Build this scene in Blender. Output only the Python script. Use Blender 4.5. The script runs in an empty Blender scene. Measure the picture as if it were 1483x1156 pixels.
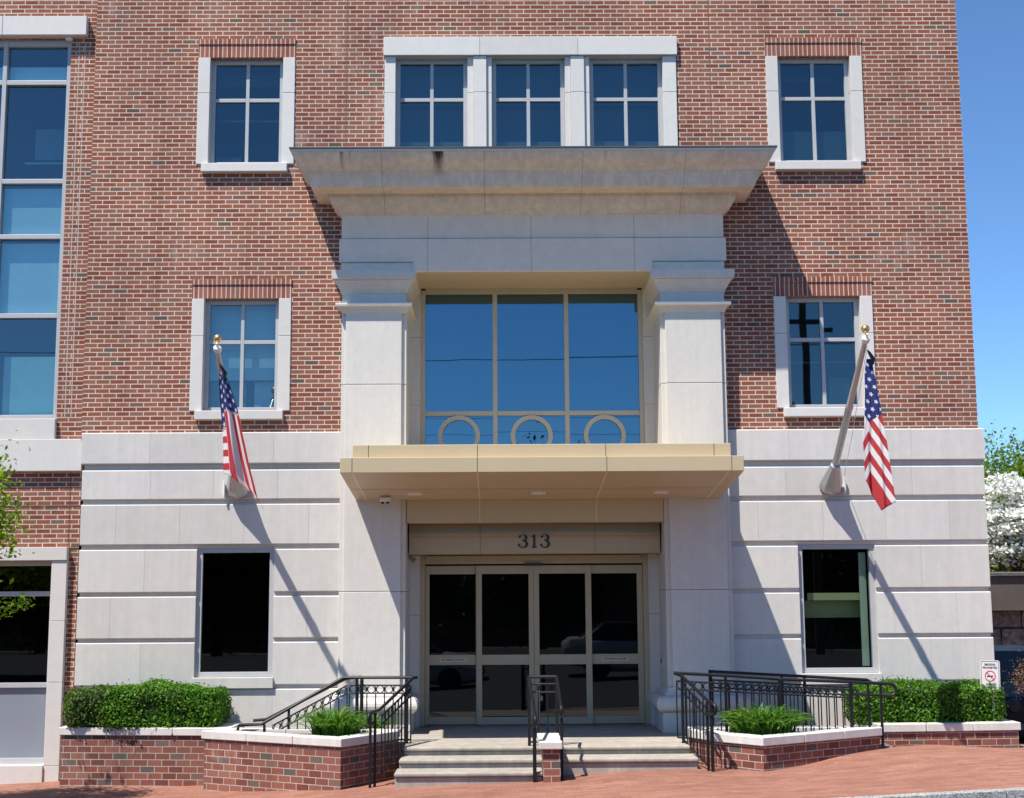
import bpy, bmesh, math, random
import numpy as np
from mathutils import Vector, Matrix

# ------------------------------------------------------------------ camera, sky, sun, exposure
S = bpy.context.scene
COL = S.collection
cd = bpy.data.cameras.new('camera')
cam = bpy.data.objects.new('camera', cd)
COL.objects.link(cam)
_r = [[0.9999453, 0.0051056, -0.0091301], [-0.008314, -0.1417998, -0.9898604], [-0.0063485, 0.9898822, -0.1417496]]
_m = Matrix(_r).to_4x4()
_m.translation = Vector((-0.5016, -20.0, 2.1135))
cam.matrix_world = _m
cd.sensor_fit = 'HORIZONTAL'
cd.sensor_width = 36.0
cd.lens = 48.55
cd.clip_start = 0.1
cd.clip_end = 3000
S.camera = cam

SUN = Vector((0.93, 1.0, -2.55)).normalized()          # direction the light travels
W = bpy.data.worlds.new('World')
S.world = W
W.use_nodes = True
wn = W.node_tree.nodes
wl_ = W.node_tree.links
sky = wn.new('ShaderNodeTexSky')
sky.sky_type = 'NISHITA'
sky.sun_disc = False
sky.sun_elevation = math.asin(-SUN.z)
sky.sun_rotation = math.atan2(-SUN.x, -SUN.y)
sky.altitude = 0.0
sky.air_density = 0.75
sky.dust_density = 0.0
sky.ozone_density = 5.0
bg = wn['Background']
bg.inputs['Strength'].default_value = 0.125
tintn = wn.new('ShaderNodeMix')
tintn.data_type = 'RGBA'
tintn.blend_type = 'MULTIPLY'
tintn.inputs[0].default_value = 1.0
tintn.inputs[7].default_value = (0.75, 0.93, 1.03, 1)      # deep blue spring sky
wl_.new(sky.outputs[0], tintn.inputs[6])
wl_.new(tintn.outputs[2], bg.inputs[0])

ld = bpy.data.lights.new('sun', 'SUN')
ld.energy = 5.0
ld.angle = math.radians(0.53)
ld.color = (1.0, 0.94, 0.85)
sun = bpy.data.objects.new('sun', ld)
COL.objects.link(sun)
sun.rotation_euler = SUN.to_track_quat('-Z', 'Y').to_euler()
sun.location = (-12, -14, 30)

S.view_settings.view_transform = 'Standard'
S.view_settings.look = 'None'
S.view_settings.exposure = 0.57
S.view_settings.gamma = 1.0
S.render.film_transparent = False
S.cycles.max_bounces = 8
S.cycles.transparent_max_bounces = 12
S.cycles.caustics_reflective = False
S.cycles.caustics_refractive = False

RNG = random.Random(7)

# ------------------------------------------------------------------ mesh helpers
WL = {}                                                # world location of every empty / object we parent to


class MB:
    def __init__(self):
        self.v, self.f, self.m = [], [], []

    def add(self, vs, fs, mi=0):
        o = len(self.v)
        self.v += [tuple(map(float, p)) for p in vs]
        for f in fs:
            self.f.append([i + o for i in f])
            self.m.append(mi)
        return self

    def quad(self, a, b, c, d, mi=0):
        return self.add([a, b, c, d], [(0, 1, 2, 3)], mi)

    def box(self, x0, x1, y0, y1, z0, z1, mi=0):
        return self.add([(x0, y0, z0), (x1, y0, z0), (x1, y1, z0), (x0, y1, z0), (x0, y0, z1), (x1, y0, z1), (x1, y1, z1), (x0, y1, z1)],
                        [(3, 2, 1, 0), (4, 5, 6, 7), (0, 1, 5, 4), (1, 2, 6, 5), (2, 3, 7, 6), (3, 0, 4, 7)], mi)

    def prism(self, poly, z0, z1, mi=0):
        n = len(poly)
        vs = [(x, y, z0) for x, y in poly] + [(x, y, z1) for x, y in poly]
        fs = [tuple(range(n))[::-1], tuple(range(n, 2 * n))]
        fs += [(i, (i + 1) % n, n + (i + 1) % n, n + i) for i in range(n)]
        return self.add(vs, fs, mi)

    def prism_x(self, yz, x0, x1, mi=0):
        n = len(yz)
        vs = [(x0, y, z) for y, z in yz] + [(x1, y, z) for y, z in yz]
        fs = [tuple(range(n)), tuple(range(n, 2 * n))[::-1]]
        fs += [(n + i, n + (i + 1) % n, (i + 1) % n, i) for i in range(n)]
        return self.add(vs, fs, mi)

    def loft(self, rings, closed=True, cap=True, mi=0):
        n = len(rings[0])
        vs = [p for r in rings for p in r]
        fs = []
        for k in range(len(rings) - 1):
            for i in range(n if closed else n - 1):
                j = (i + 1) % n
                fs.append((k * n + i, k * n + j, (k + 1) * n + j, (k + 1) * n + i))
        if cap:
            fs.append(tuple(range(n))[::-1])
            fs.append(tuple(range((len(rings) - 1) * n, len(rings) * n)))
        return self.add(vs, fs, mi)

    def tube(self, pts, r, seg=8, mi=0, closed=False, flat=None):
        P = [Vector(p) for p in pts]
        n = len(P)
        rs = r if isinstance(r, (list, tuple)) else [r] * n
        rings = []
        prev = None
        for i in range(n):
            if closed:
                t = P[(i + 1) % n] - P[i - 1]
            else:
                t = P[min(i + 1, n - 1)] - P[max(i - 1, 0)]
            t.normalize()
            up = Vector((0, 0, 1)) if abs(t.z) < .9 else Vector((1, 0, 0))
            if prev is not None:
                a = prev - t * prev.dot(t)
                if a.length < 1e-5:
                    a = t.cross(up)
            else:
                a = t.cross(up)
            a.normalize()
            prev = a
            b = t.cross(a)
            rings.append([P[i] + (a * math.cos(2 * math.pi * k / seg) + b * math.sin(2 * math.pi * k / seg)) * rs[i] for k in range(seg)])
        if closed:
            rings.append(rings[0])
        return self.loft(rings, True, not closed, mi)

    def lathe(self, prof, c, seg=16, mi=0, axis=None):
        ax = Vector(axis).normalized() if axis else Vector((0, 0, 1))
        up = Vector((1, 0, 0)) if abs(ax.x) < .9 else Vector((0, 1, 0))
        a = ax.cross(up).normalized()
        b = ax.cross(a)
        c = Vector(c)
        rings = [[c + ax * h + (a * math.cos(2 * math.pi * k / seg) + b * math.sin(2 * math.pi * k / seg)) * max(r, 1e-4) for k in range(seg)] for r, h in prof]
        return self.loft(rings, True, True, mi)

    def sheet(self, x0, x1, z0, z1, y, holes, depth, mi=0, rmi=None):
        """a wall facing -Y at y with rectangular openings (hx0,hx1,hz0,hz1) whose reveals run back to y+depth"""
        xs = sorted({x0, x1} | {min(max(h[i], x0), x1) for h in holes for i in (0, 1)})
        zs = sorted({z0, z1} | {min(max(h[i], z0), z1) for h in holes for i in (2, 3)})
        for i in range(len(xs) - 1):
            for j in range(len(zs) - 1):
                cx, cz = (xs[i] + xs[i + 1]) / 2, (zs[j] + zs[j + 1]) / 2
                if any(h[0] < cx < h[1] and h[2] < cz < h[3] for h in holes):
                    continue
                self.quad((xs[i], y, zs[j]), (xs[i + 1], y, zs[j]), (xs[i + 1], y, zs[j + 1]), (xs[i], y, zs[j + 1]), mi)
        r = mi if rmi is None else rmi
        for a, b, c, d in holes:
            e = y + depth
            self.quad((a, y, c), (a, y, d), (a, e, d), (a, e, c), r)
            self.quad((b, y, c), (b, e, c), (b, e, d), (b, y, d), r)
            self.quad((a, y, c), (a, e, c), (b, e, c), (b, y, c), r)
            self.quad((a, y, d), (b, y, d), (b, e, d), (a, e, d), r)
        return self

    def build(self, name, mats, parent=None, loc=None, bevel=0.0, smooth=False, recalc=False, segs=2):
        base = Vector(WL[parent.name]) if parent is not None else Vector(loc or (0, 0, 0))
        me = bpy.data.meshes.new(name)
        me.from_pydata([tuple(Vector(p) - base) for p in self.v], [], self.f)
        mats = mats if isinstance(mats, (list, tuple)) else [mats]
        for m in mats:
            me.materials.append(m)
        for p, mi in zip(me.polygons, self.m):
            p.material_index = mi
            p.use_smooth = smooth
        if recalc:
            b = bmesh.new()
            b.from_mesh(me)
            bmesh.ops.remove_doubles(b, verts=b.verts, dist=1e-5)
            bmesh.ops.recalc_face_normals(b, faces=b.faces)
            b.to_mesh(me)
            b.free()
        me.update()
        o = bpy.data.objects.new(name, me)
        COL.objects.link(o)
        if parent is not None:
            o.parent = parent
        else:
            o.location = base
        WL[o.name] = tuple(base)
        if bevel:
            md = o.modifiers.new('bevel', 'BEVEL')
            md.width = bevel
            md.segments = segs
            md.limit_method = 'ANGLE'
            md.angle_limit = math.radians(40)
        if smooth and not bevel:
            try:
                me.set_sharp_from_angle(angle=math.radians(45))
            except Exception:
                pass
        return o


def tag(o, label=None, cat=None, group=None, kind=None):
    if label: o['label'] = label
    if cat: o['category'] = cat
    if group: o['group'] = group
    if kind: o['kind'] = kind
    return o


def thing(name, loc, label, cat, group=None):
    o = bpy.data.objects.new(name, None)
    COL.objects.link(o)
    o.location = loc
    o.empty_display_size = .3
    WL[o.name] = tuple(loc)
    return tag(o, label, cat, group)


# ------------------------------------------------------------------ materials
class NT:
    def __init__(self, name):
        self.mat = bpy.data.materials.new(name)
        self.mat.use_nodes = True
        self.t = self.mat.node_tree
        self.t.nodes.clear()
        self.out = self.n('ShaderNodeOutputMaterial')

    def n(self, typ, **kw):
        nd = self.t.nodes.new(typ)
        for k, v in kw.items():
            setattr(nd, k, v)
        return nd

    def l(self, a, b):
        self.t.links.new(a, b)

    def set(self, sock, v):
        if hasattr(v, 'is_linked') or isinstance(v, bpy.types.NodeSocket):
            self.l(v, sock)
        else:
            sock.default_value = v

    def math(self, op, a, b=None, c=None, clamp=False):
        nd = self.n('ShaderNodeMath', operation=op)
        nd.use_clamp = clamp
        self.set(nd.inputs[0], a)
        if b is not None: self.set(nd.inputs[1], b)
        if c is not None: self.set(nd.inputs[2], c)
        return nd.outputs[0]

    def mix(self, fac, a, b, blend='MIX'):
        nd = self.n('ShaderNodeMix', data_type='RGBA', blend_type=blend)
        self.set(nd.inputs[0], fac)
        for s, v in ((nd.inputs[6], a), (nd.inputs[7], b)):
            if isinstance(v, bpy.types.NodeSocket): self.l(v, s)
            else: s.default_value = (*v[:3], 1)
        return nd.outputs[2]

    def ramp(self, fac, stops, interp='LINEAR'):
        nd = self.n('ShaderNodeValToRGB')
        cr = nd.color_ramp
        cr.interpolation = interp
        while len(cr.elements) < len(stops):
            cr.elements.new(0.5)
        for e, (p, c) in zip(cr.elements, stops):
            e.position = p
            e.color = (*c, 1) if len(c) == 3 else c
        self.l(fac, nd.inputs[0])
        return nd.outputs[0]

    def noise(self, vec, scale, detail=3.0, rough=.55, dist=0.0):
        nd = self.n('ShaderNodeTexNoise')
        if vec is not None: self.l(vec, nd.inputs['Vector'])
        nd.inputs['Scale'].default_value = scale
        nd.inputs['Detail'].default_value = detail
        nd.inputs['Roughness'].default_value = rough
        nd.inputs['Distortion'].default_value = dist
        return nd.outputs[0]

    def coords(self):
        return self.n('ShaderNodeTexCoord').outputs['Object']

    def xyz(self, s):
        nd = self.n('ShaderNodeSeparateXYZ')
        self.l(s, nd.inputs[0])
        return nd.outputs

    def comb(self, x, y, z):
        nd = self.n('ShaderNodeCombineXYZ')
        for i, v in enumerate((x, y, z)):
            self.set(nd.inputs[i], v)
        return nd.outputs[0]

    def bump(self, h, dist=.003, strength=1.0):
        nd = self.n('ShaderNodeBump')
        nd.inputs['Distance'].default_value = dist
        nd.inputs['Strength'].default_value = strength
        self.l(h, nd.inputs['Height'])
        return nd.outputs[0]

    def principled(self, color=(.5, .5, .5), rough=.6, metal=0.0, spec=.5, normal=None, **kw):
        nd = self.n('ShaderNodeBsdfPrincipled')
        if isinstance(color, bpy.types.NodeSocket): self.l(color, nd.inputs['Base Color'])
        else: nd.inputs['Base Color'].default_value = (*color, 1)
        self.set(nd.inputs['Roughness'], rough)
        nd.inputs['Metallic'].default_value = metal
        nd.inputs['Specular IOR Level'].default_value = spec
        if normal is not None: self.l(normal, nd.inputs['Normal'])
        for k, v in kw.items():
            nd.inputs[k].default_value = v
        return nd.outputs[0]

    def done(self, shader):
        self.l(shader, self.out.inputs[0])
        return self.mat


def brick_mat(name, bw=.2032, rh=.0677, mort=.0150, stops=None, mortar=(.70, .565, .465), vert=False, seed=0.0, bond=.5, dirt=.25, bumpd=.004):
    t = NT(name)
    x, y, z = t.xyz(t.coords())
    g = t.n('ShaderNodeNewGeometry')
    nx, ny, nz = t.xyz(g.outputs['True Normal'])
    u = t.math('SUBTRACT', t.math('MULTIPLY', y, nx), t.math('MULTIPLY', x, ny))
    flat = t.math('GREATER_THAN', t.math('ABSOLUTE', nz), .7)
    u = t.math('ADD', t.math('MULTIPLY', u, t.math('SUBTRACT', 1.0, flat)), t.math('MULTIPLY', x, flat))
    v = t.math('ADD', t.math('MULTIPLY', z, t.math('SUBTRACT', 1.0, flat)), t.math('MULTIPLY', y, flat))
    if vert:
        u, v = v, u
    # slightly wavy courses
    wv = t.noise(t.comb(u, v, 0.0), 2.2, 2.0)
    v = t.math('ADD', v, t.math('MULTIPLY', t.math('SUBTRACT', wv, .5), .006))
    vr = t.math('DIVIDE', v, rh)
    row = t.math('FLOOR', vr)
    uu = t.math('ADD', t.math('DIVIDE', u, bw), t.math('MULTIPLY', t.math('FLOORED_MODULO', row, 2.0), bond))
    # a little jitter of the head joints from course to course
    wr = t.n('ShaderNodeTexWhiteNoise', noise_dimensions='1D')
    t.l(row, wr.inputs['W'])
    uu = t.math('ADD', uu, t.math('MULTIPLY', wr.outputs[0], .07))
    col = t.math('FLOOR', uu)
    fu = t.math('FRACT', uu)
    fv = t.math('FRACT', vr)
    wj = t.noise(t.comb(t.math('MULTIPLY', u, 1.0), v, 3.0), 45.0, 2.0)
    jit = t.math('MULTIPLY', t.math('SUBTRACT', wj, .5), .06)
    inb = t.math('MULTIPLY', t.math('GREATER_THAN', t.math('ADD', fu, t.math('MULTIPLY', jit, rh / bw)), mort / bw), t.math('GREATER_THAN', t.math('ADD', fv, jit), mort / rh))
    wn_ = t.n('ShaderNodeTexWhiteNoise', noise_dimensions='3D')
    t.l(t.comb(col, row, seed), wn_.inputs['Vector'])
    stops = stops or [(0.0, (.205, .066, .043)), (.2, (.26, .080, .048)), (.4, (.295, .102, .060)), (.6, (.275, .114, .072)), (.78, (.325, .130, .080)), (.90, (.28, .130, .088)),
                      (.962, (.23, .122, .088)), (.984, (.165, .118, .09)), (1.0, (.105, .092, .078))]
    bc = t.ramp(wn_.outputs[0], stops)
    sp = t.noise(t.comb(u, v, t.math('MULTIPLY', col, 3.1)), 60.0, 3.0, .65)
    bc = t.mix(1.0, bc, t.ramp(sp, [(.25, (.72, .72, .72)), (.75, (1.22, 1.2, 1.18))]), 'MULTIPLY')
    big = t.noise(t.comb(u, v, 9.0), .55, 4.0, .6)
    mc = t.mix(1.0, (*mortar,), t.ramp(sp, [(.2, (.8, .8, .8)), (.8, (1.1, 1.1, 1.1))]), 'MULTIPLY')
    c = t.mix(inb, mc, bc)
    c = t.mix(1.0, c, t.ramp(big, [(.3, (1 - dirt, 1 - dirt, 1 - dirt * .9)), (.7, (1.08, 1.06, 1.05))]), 'MULTIPLY')
    ef = t.noise(t.comb(u, t.math('MULTIPLY', v, .55), 4.0), 1.15, 5.0, .72)         # salts and patched areas
    c = t.mix(t.ramp(ef, [(.60, (0, 0, 0)), (.78, (.32, .32, .32))]), c, (.56, .49, .43))
    dk = t.noise(t.comb(t.math('MULTIPLY', u, 2.6), t.math('MULTIPLY', v, .3), 6.0), 1.4, 4.0, .65)
    c = t.mix(1.0, c, t.ramp(dk, [(.30, (.84, .82, .80)), (.5, (1, 1, 1))]), 'MULTIPLY')
    h = t.math('ADD', inb, t.math('MULTIPLY', sp, .35))
    return t.done(t.principled(c, .85, spec=.25, normal=t.bump(h, bumpd)))


def stone_mat(name, col=(.60, .575, .55), joints=(), stains=(), var=.10, grain=.06, warm=(1.0, .985, .955), rough=.8, streak=0.0):
    t = NT(name)
    co = t.coords()
    x, y, z = t.xyz(co)
    big = t.noise(co, 1.3, 4.0, .6)
    fine = t.noise(co, 95.0, 3.0, .6)
    mid = t.noise(co, 9.0, 3.0, .6)
    c = t.mix(1.0, col, t.ramp(big, [(.3, tuple((1 - var) * w for w in (1, 1, 1))), (.7, warm)]), 'MULTIPLY')
    c = t.mix(1.0, c, t.ramp(mid, [(.3, (1 - var * .5,) * 3), (.7, (1.03, 1.03, 1.03))]), 'MULTIPLY')
    c = t.mix(1.0, c, t.ramp(fine, [(.3, (1 - grain,) * 3), (.7, (1 + grain,) * 3)]), 'MULTIPLY')
    oi = t.n('ShaderNodeObjectInfo')
    c = t.mix(1.0, c, t.ramp(oi.outputs['Random'], [(0, (.925, .92, .91)), (.5, (.985, .98, .975)), (1, (1.03, 1.03, 1.03))]), 'MULTIPLY')
    if streak:
        st = t.noise(t.comb(t.math('MULTIPLY', x, 6.0), t.math('MULTIPLY', y, 6.0), t.math('MULTIPLY', z, .35)), 1.6, 4.0, .7)
        c = t.mix(1.0, c, t.ramp(st, [(.42, (1 - streak, 1 - streak, 1 - streak * 1.1)), (.6, (1, 1, 1))]), 'MULTIPLY')
    for xj in joints:
        m = t.math('LESS_THAN', t.math('ABSOLUTE', t.math('SUBTRACT', x, xj)), .0045)
        c = t.mix(t.math('MULTIPLY', m, .55), c, (.14, .13, .12))
    for (sx, sz, w, h, k) in stains:                    # weather stains that run down from a point
        dx = t.math('DIVIDE', t.math('SUBTRACT', x, sx), w)
        nn = t.noise(t.comb(t.math('MULTIPLY', x, 40.0), 0.0, t.math('MULTIPLY', z, 6.0)), 1.0, 3.0)
        dx = t.math('ADD', dx, t.math('MULTIPLY', t.math('SUBTRACT', nn, .5), 1.6))
        gx = t.math('SUBTRACT', 1.0, t.math('MULTIPLY', dx, dx), clamp=True)
        dz = t.math('DIVIDE', t.math('SUBTRACT', sz, z), h)
        gz = t.math('SUBTRACT', 1.0, dz, clamp=True)
        m = t.math('MULTIPLY', t.math('MULTIPLY', gx, gz), k, clamp=True)
        c = t.mix(m, c, (.035, .032, .03))
    b = t.math('ADD', fine, t.math('MULTIPLY', mid, .4))
    return t.done(t.principled(c, rough, spec=.3, normal=t.bump(b, .0016)))


def plain(name, col, rough=.5, metal=0.0, spec=.5, var=.06, scale=6.0, bump=0.0):
    t = NT(name)
    co = t.coords()
    nn = t.noise(co, scale, 4.0, .6)
    c = t.mix(1.0, col, t.ramp(nn, [(.3, (1 - var,) * 3), (.7, (1 + var,) * 3)]), 'MULTIPLY')
    nrm = t.bump(t.noise(co, scale * 14, 3.0), bump) if bump else None
    return t.done(t.principled(c, rough, metal, spec, nrm))


def glass_mat(name, tint=(.25, .42, .48), fac=.25, gcol=(.75, .88, 1.0), wav=.02):
    t = NT(name)
    co = t.coords()
    wv = t.bump(t.noise(co, 1.1, 2.0, .5), .02 * wav)
    lw = t.n('ShaderNodeLayerWeight')
    lw.inputs[0].default_value = .12
    f = t.math('ADD', t.math('MULTIPLY', lw.outputs['Fresnel'], .6), fac, clamp=True)
    tr = t.n('ShaderNodeBsdfTransparent')
    tr.inputs[0].default_value = (*tint, 1)
    gl = t.n('ShaderNodeBsdfGlossy')
    gl.inputs['Roughness'].default_value = .012
    gl.inputs['Color'].default_value = (*gcol, 1)
    t.l(wv, gl.inputs['Normal'])
    mx = t.n('ShaderNodeMixShader')
    t.l(f, mx.inputs[0])
    t.l(tr.outputs[0], mx.inputs[1])
    t.l(gl.outputs[0], mx.inputs[2])
    return t.done(mx.outputs[0])


def leaf_mat(name, stops, trans=.35, rough=.5, through=(1.25, 1.35, .6)):
    t = NT(name)
    g = t.n('ShaderNodeNewGeometry')
    c = t.ramp(g.outputs['Random Per Island'], stops)
    p = t.principled(c, rough, spec=.2)
    tl = t.n('ShaderNodeBsdfTranslucent')
    t.l(t.mix(1.0, c, through, 'MULTIPLY'), tl.inputs[0])
    mx = t.n('ShaderNodeMixShader')
    mx.inputs[0].default_value = trans
    t.l(p, mx.inputs[1])
    t.l(tl.outputs[0], mx.inputs[2])
    return t.done(mx.outputs[0])


def paver_mat(name):
    t = NT(name)
    co = t.coords()
    x, y, z = t.xyz(co)
    rh, bw = .1, .2
    vr = t.math('DIVIDE', y, rh)
    row = t.math('FLOOR', vr)
    uu = t.math('ADD', t.math('DIVIDE', x, bw), t.math('MULTIPLY', t.math('FLOORED_MODULO', row, 2.0), .5))
    col = t.math('FLOOR', uu)
    inb = t.math('MULTIPLY', t.math('GREATER_THAN', t.math('FRACT', uu), .02), t.math('GREATER_THAN', t.math('FRACT', vr), .04))
    w = t.n('ShaderNodeTexWhiteNoise', noise_dimensions='3D')
    t.l(t.comb(col, row, 2.0), w.inputs['Vector'])
    c = t.ramp(w.outputs[0], [(0, (.27, .125, .09)), (.5, (.31, .146, .105)), (1, (.345, .168, .122))])
    big = t.noise(co, .5, 5.0, .62, .4)
    c = t.mix(1.0, c, t.ramp(big, [(.3, (.86, .85, .84)), (.7, (1.1, 1.1, 1.1))]), 'MULTIPLY')
    sk = t.noise(t.comb(t.math('MULTIPLY', x, .45), t.math('MULTIPLY', y, 3.2), 0.0), 1.2, 5.0, .65)
    c = t.mix(1.0, c, t.ramp(sk, [(.3, (.82, .80, .79)), (.55, (1, 1, 1)), (.72, (1.14, 1.15, 1.16))]), 'MULTIPLY')
    sp = t.noise(co, 40.0, 3.0, .65)
    c = t.mix(1.0, c, t.ramp(sp, [(.3, (.88, .88, .88)), (.72, (1.1, 1.1, 1.1))]), 'MULTIPLY')
    speck = t.math('GREATER_THAN', t.noise(co, 17.0, 1.0), .79)
    c = t.mix(t.math('MULTIPLY', speck, .5), c, (.55, .45, .38))
    c = t.mix(inb, (.22, .125, .092), c)
    h = t.math('ADD', inb, t.math('MULTIPLY', sp, .4))
    return t.done(t.principled(c, .85, spec=.2, normal=t.bump(h, .002)))


def granite_mat(name, base=(.30, .30, .29)):
    t = NT(name)
    co = t.coords()
    a = t.noise(co, 55.0, 4.0, .7)
    b = t.noise(co, 2.0, 3.0)
    c = t.ramp(a, [(.35, tuple(k * .35 for k in base)), (.5, base), (.66, tuple(k * 1.9 for k in base))])
    c = t.mix(1.0, c, t.ramp(b, [(.3, (.85, .85, .85)), (.7, (1.1, 1.1, 1.1))]), 'MULTIPLY')
    return t.done(t.principled(c, .8, spec=.3, normal=t.bump(a, .006)))


M = {}
M['brick'] = brick_mat('red_brick', seed=1.0)
M['soldier'] = brick_mat('soldier_brick', bw=.62, rh=.0677, vert=True, seed=4.0, bond=0.0,
                         stops=[(0.0, (.24, .075, .052)), (.35, (.31, .105, .07)), (.7, (.36, .135, .095)), (1.0, (.30, .14, .11))])
M['planter_brick'] = brick_mat('planter_brick', bw=.2, rh=.0865, mort=.011, seed=8.0, dirt=.3,
                               stops=[(0.0, (.17, .062, .046)), (.3, (.23, .086, .060)), (.6, (.285, .112, .078)), (.88, (.30, .138, .104)), (.93, (.17, .125, .10)), (1.0, (.11, .095, .085))],
                               mortar=(.52, .455, .39))
M['stone'] = stone_mat('cast_stone', (.635, .62, .592), var=.08, streak=.045)
M['trim'] = stone_mat('window_stone', (.66, .645, .62), var=.05)
M['pil'] = stone_mat('pilaster_stone', (.645, .628, .595), var=.06, streak=.04)
EJ = (-2.30, -1.538, -.025, 1.486)
M['entab'] = stone_mat('entablature_stone', (.77, .68, .60), joints=(-1.538, -.025, 1.486), var=.1)
M['cornice'] = stone_mat('cornice_stone', (.74, .68, .60), joints=(-2.16, -.70, .70, 2.16), var=.13, streak=.13,
                         stains=((-1.35, 8.86, .09, .42, 1.6), (-2.72, 8.84, .03, .33, 1.0), (-2.60, 8.84, .02, .25, .7), (1.02, 8.84, .03, .2, .5)))
M['coping'] = stone_mat('coping_stone', (.68, .66, .63), var=.1, streak=.08)
M['step'] = stone_mat('step_concrete', (.45, .415, .37), var=.2, grain=.12, streak=.15)
M['tan'] = plain('tan_metal_panel', (.53, .425, .265), .42, spec=.4, var=.03, scale=1.5)
M['tanseam'] = plain('tan_metal_edge', (.80, .66, .44), .4, var=.03)
M['joint'] = plain('dark_sealant', (.06, .05, .045), .8)
M['sealant'] = plain('brown_sealant', (.17, .10, .08), .8)
M['mortar'] = plain('light_mortar', (.5, .45, .40), .9, bump=.001)
M['alu'] = plain('grey_aluminium_frame', (.43, .44, .45), .4, spec=.5, var=.04)
M['bronze'] = plain('champagne_door_frame', (.46, .385, .26), .5, spec=.15, var=.04)
M['circ'] = plain('champagne_ring_frame', (.46, .42, .33), .4, var=.04)
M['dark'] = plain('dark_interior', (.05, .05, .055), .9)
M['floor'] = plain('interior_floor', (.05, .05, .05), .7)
M['black'] = plain('black_railing_paint', (.009, .010, .012), .45, spec=.3, var=.1, scale=20)
M['numeral'] = plain('dark_numeral_metal', (.02, .018, .018), .5)
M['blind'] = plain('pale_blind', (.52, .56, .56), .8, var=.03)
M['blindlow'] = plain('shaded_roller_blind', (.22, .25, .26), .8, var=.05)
M['spandrel'] = plain('spandrel_back_panel', (.78, .80, .86), .6, var=.03)
M['greypanel'] = plain('frosted_grey_panel', (.23, .26, .30), .35, var=.06, scale=.8)
M['gl_up'] = glass_mat('blue_window_glass', (.30, .46, .50), .125, (.60, .88, 1.0))
M['gl_big'] = glass_mat('blue_reflective_glass', (.16, .26, .33), .24, (.42, .78, 1.0), .03)
M['gl_bay'] = glass_mat('bay_window_glass', (.60, .86, .88), .15, (.64, .88, 1.0))
M['gl_low'] = glass_mat('dark_window_glass', (.14, .17, .17), .045, (.9, .95, 1.0))
M['gl_mid'] = glass_mat('clear_window_glass', (.74, .82, .74), .05, (.9, .95, 1.0))
M['gl_door'] = glass_mat('door_glass', (.22, .25, .25), .05, (.9, .95, 1.0))
M['alu_pole'] = plain('brushed_aluminium_pole', (.45, .45, .46), .38, metal=.6, var=.05, scale=30)
M['gold'] = plain('gold_finial', (.72, .47, .17), .3, metal=.9, var=.05)
M['white'] = plain('white_paint', (.78, .77, .75), .45, var=.03)
M['red'] = plain('red_sign_paint', (.55, .03, .03), .5)
M['soil'] = plain('mulch', (.05, .035, .025), .95, var=.3, scale=30, bump=.01)
M['bark'] = plain('bark', (.11, .085, .065), .9, var=.3, scale=18, bump=.01)
M['leaf_hedge'] = leaf_mat('hedge_leaves', [(0, (.030, .085, .010)), (.4, (.065, .185, .014)), (.8, (.11, .265, .02)), (1, (.19, .35, .04))], .35, .5)
M['leaf_brown'] = leaf_mat('browned_shrub_leaves', [(0, (.03, .07, .012)), (.5, (.065, .15, .018)), (.88, (.11, .18, .03)), (1, (.17, .13, .05))], .25, .5)
M['leaf_lily'] = leaf_mat('lily_blades', [(0, (.05, .15, .018)), (.5, (.085, .215, .028)), (.88, (.15, .29, .05)), (1, (.30, .33, .08))], .35, .42)
M['leaf_tree'] = leaf_mat('bright_tree_leaves', [(0, (.09, .19, .014)), (.5, (.18, .33, .022)), (1, (.30, .43, .045))], .5)
M['leaf_far'] = leaf_mat('far_tree_leaves', [(0, (.06, .125, .014)), (.5, (.13, .22, .022)), (1, (.23, .31, .04))], .4)
M['leaf_dark'] = leaf_mat('dark_street_tree_leaves', [(0, (.02, .045, .012)), (1, (.06, .10, .025))], .2)
M['blossom'] = leaf_mat('white_blossoms', [(0, (.80, .81, .76)), (1, (.93, .93, .91))], .35, .6, (1.0, 1.0, 1.0))
M['leaf_red'] = leaf_mat('reddish_leaves', [(0, (.14, .06, .045)), (.5, (.20, .11, .075)), (1, (.26, .20, .12))], .3)
M['paver'] = paver_mat('brick_pavers')
M['granite'] = granite_mat('granite')
M['asphalt'] = granite_mat('asphalt', (.055, .055, .056))
M['shed_wood'] = plain('weathered_brown_boards', (.12, .105, .088), .8, var=.25, scale=3.0, bump=.004)
M['carpaint'] = plain('dark_navy_paint', (.008, .010, .018), .45, spec=.2)
M['rubber'] = plain('tyre_rubber', (.015, .015, .015), .8)
M['chrome'] = plain('wheel_metal', (.45, .45, .46), .3, metal=.8)
M['lens'] = plain('lamp_lens', (.03, .03, .035), .3, spec=.2)
M['roofing'] = plain('grey_roofing', (.10, .097, .092), .85, var=.2, scale=8, bump=.004)

# ------------------------------------------------------------------ terrain
CP = [(-1.72, -2.97, -.115), (-.05, -2.97, -.088), (-2.05, -2.75, -.17), (-.718, -2.94, -.085), (1.237, -2.52, .022), (-6.474, -.60, -.406), (-4.573, -.85, -.375), (-4.39, -1.47, -.358), (-2.464, -2.66, -.255), (2.666, -2.88, -.022),
      (2.203, -2.32, -.015), (4.453, -1.70, .146), (4.729, -1.2, .13), (6.421, -1.1, .055), (.099, -3.05, -.115), (-6.924, -.05, -.405), (-9, -1, -.52),
      (7.9, 2.5, -.30), (9, 5, -.4), (8.3, .3, -.16), (12, 12, -.3), (9, -1.5, .1)]
PL = (-.13511, .044503, -.012548)


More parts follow.
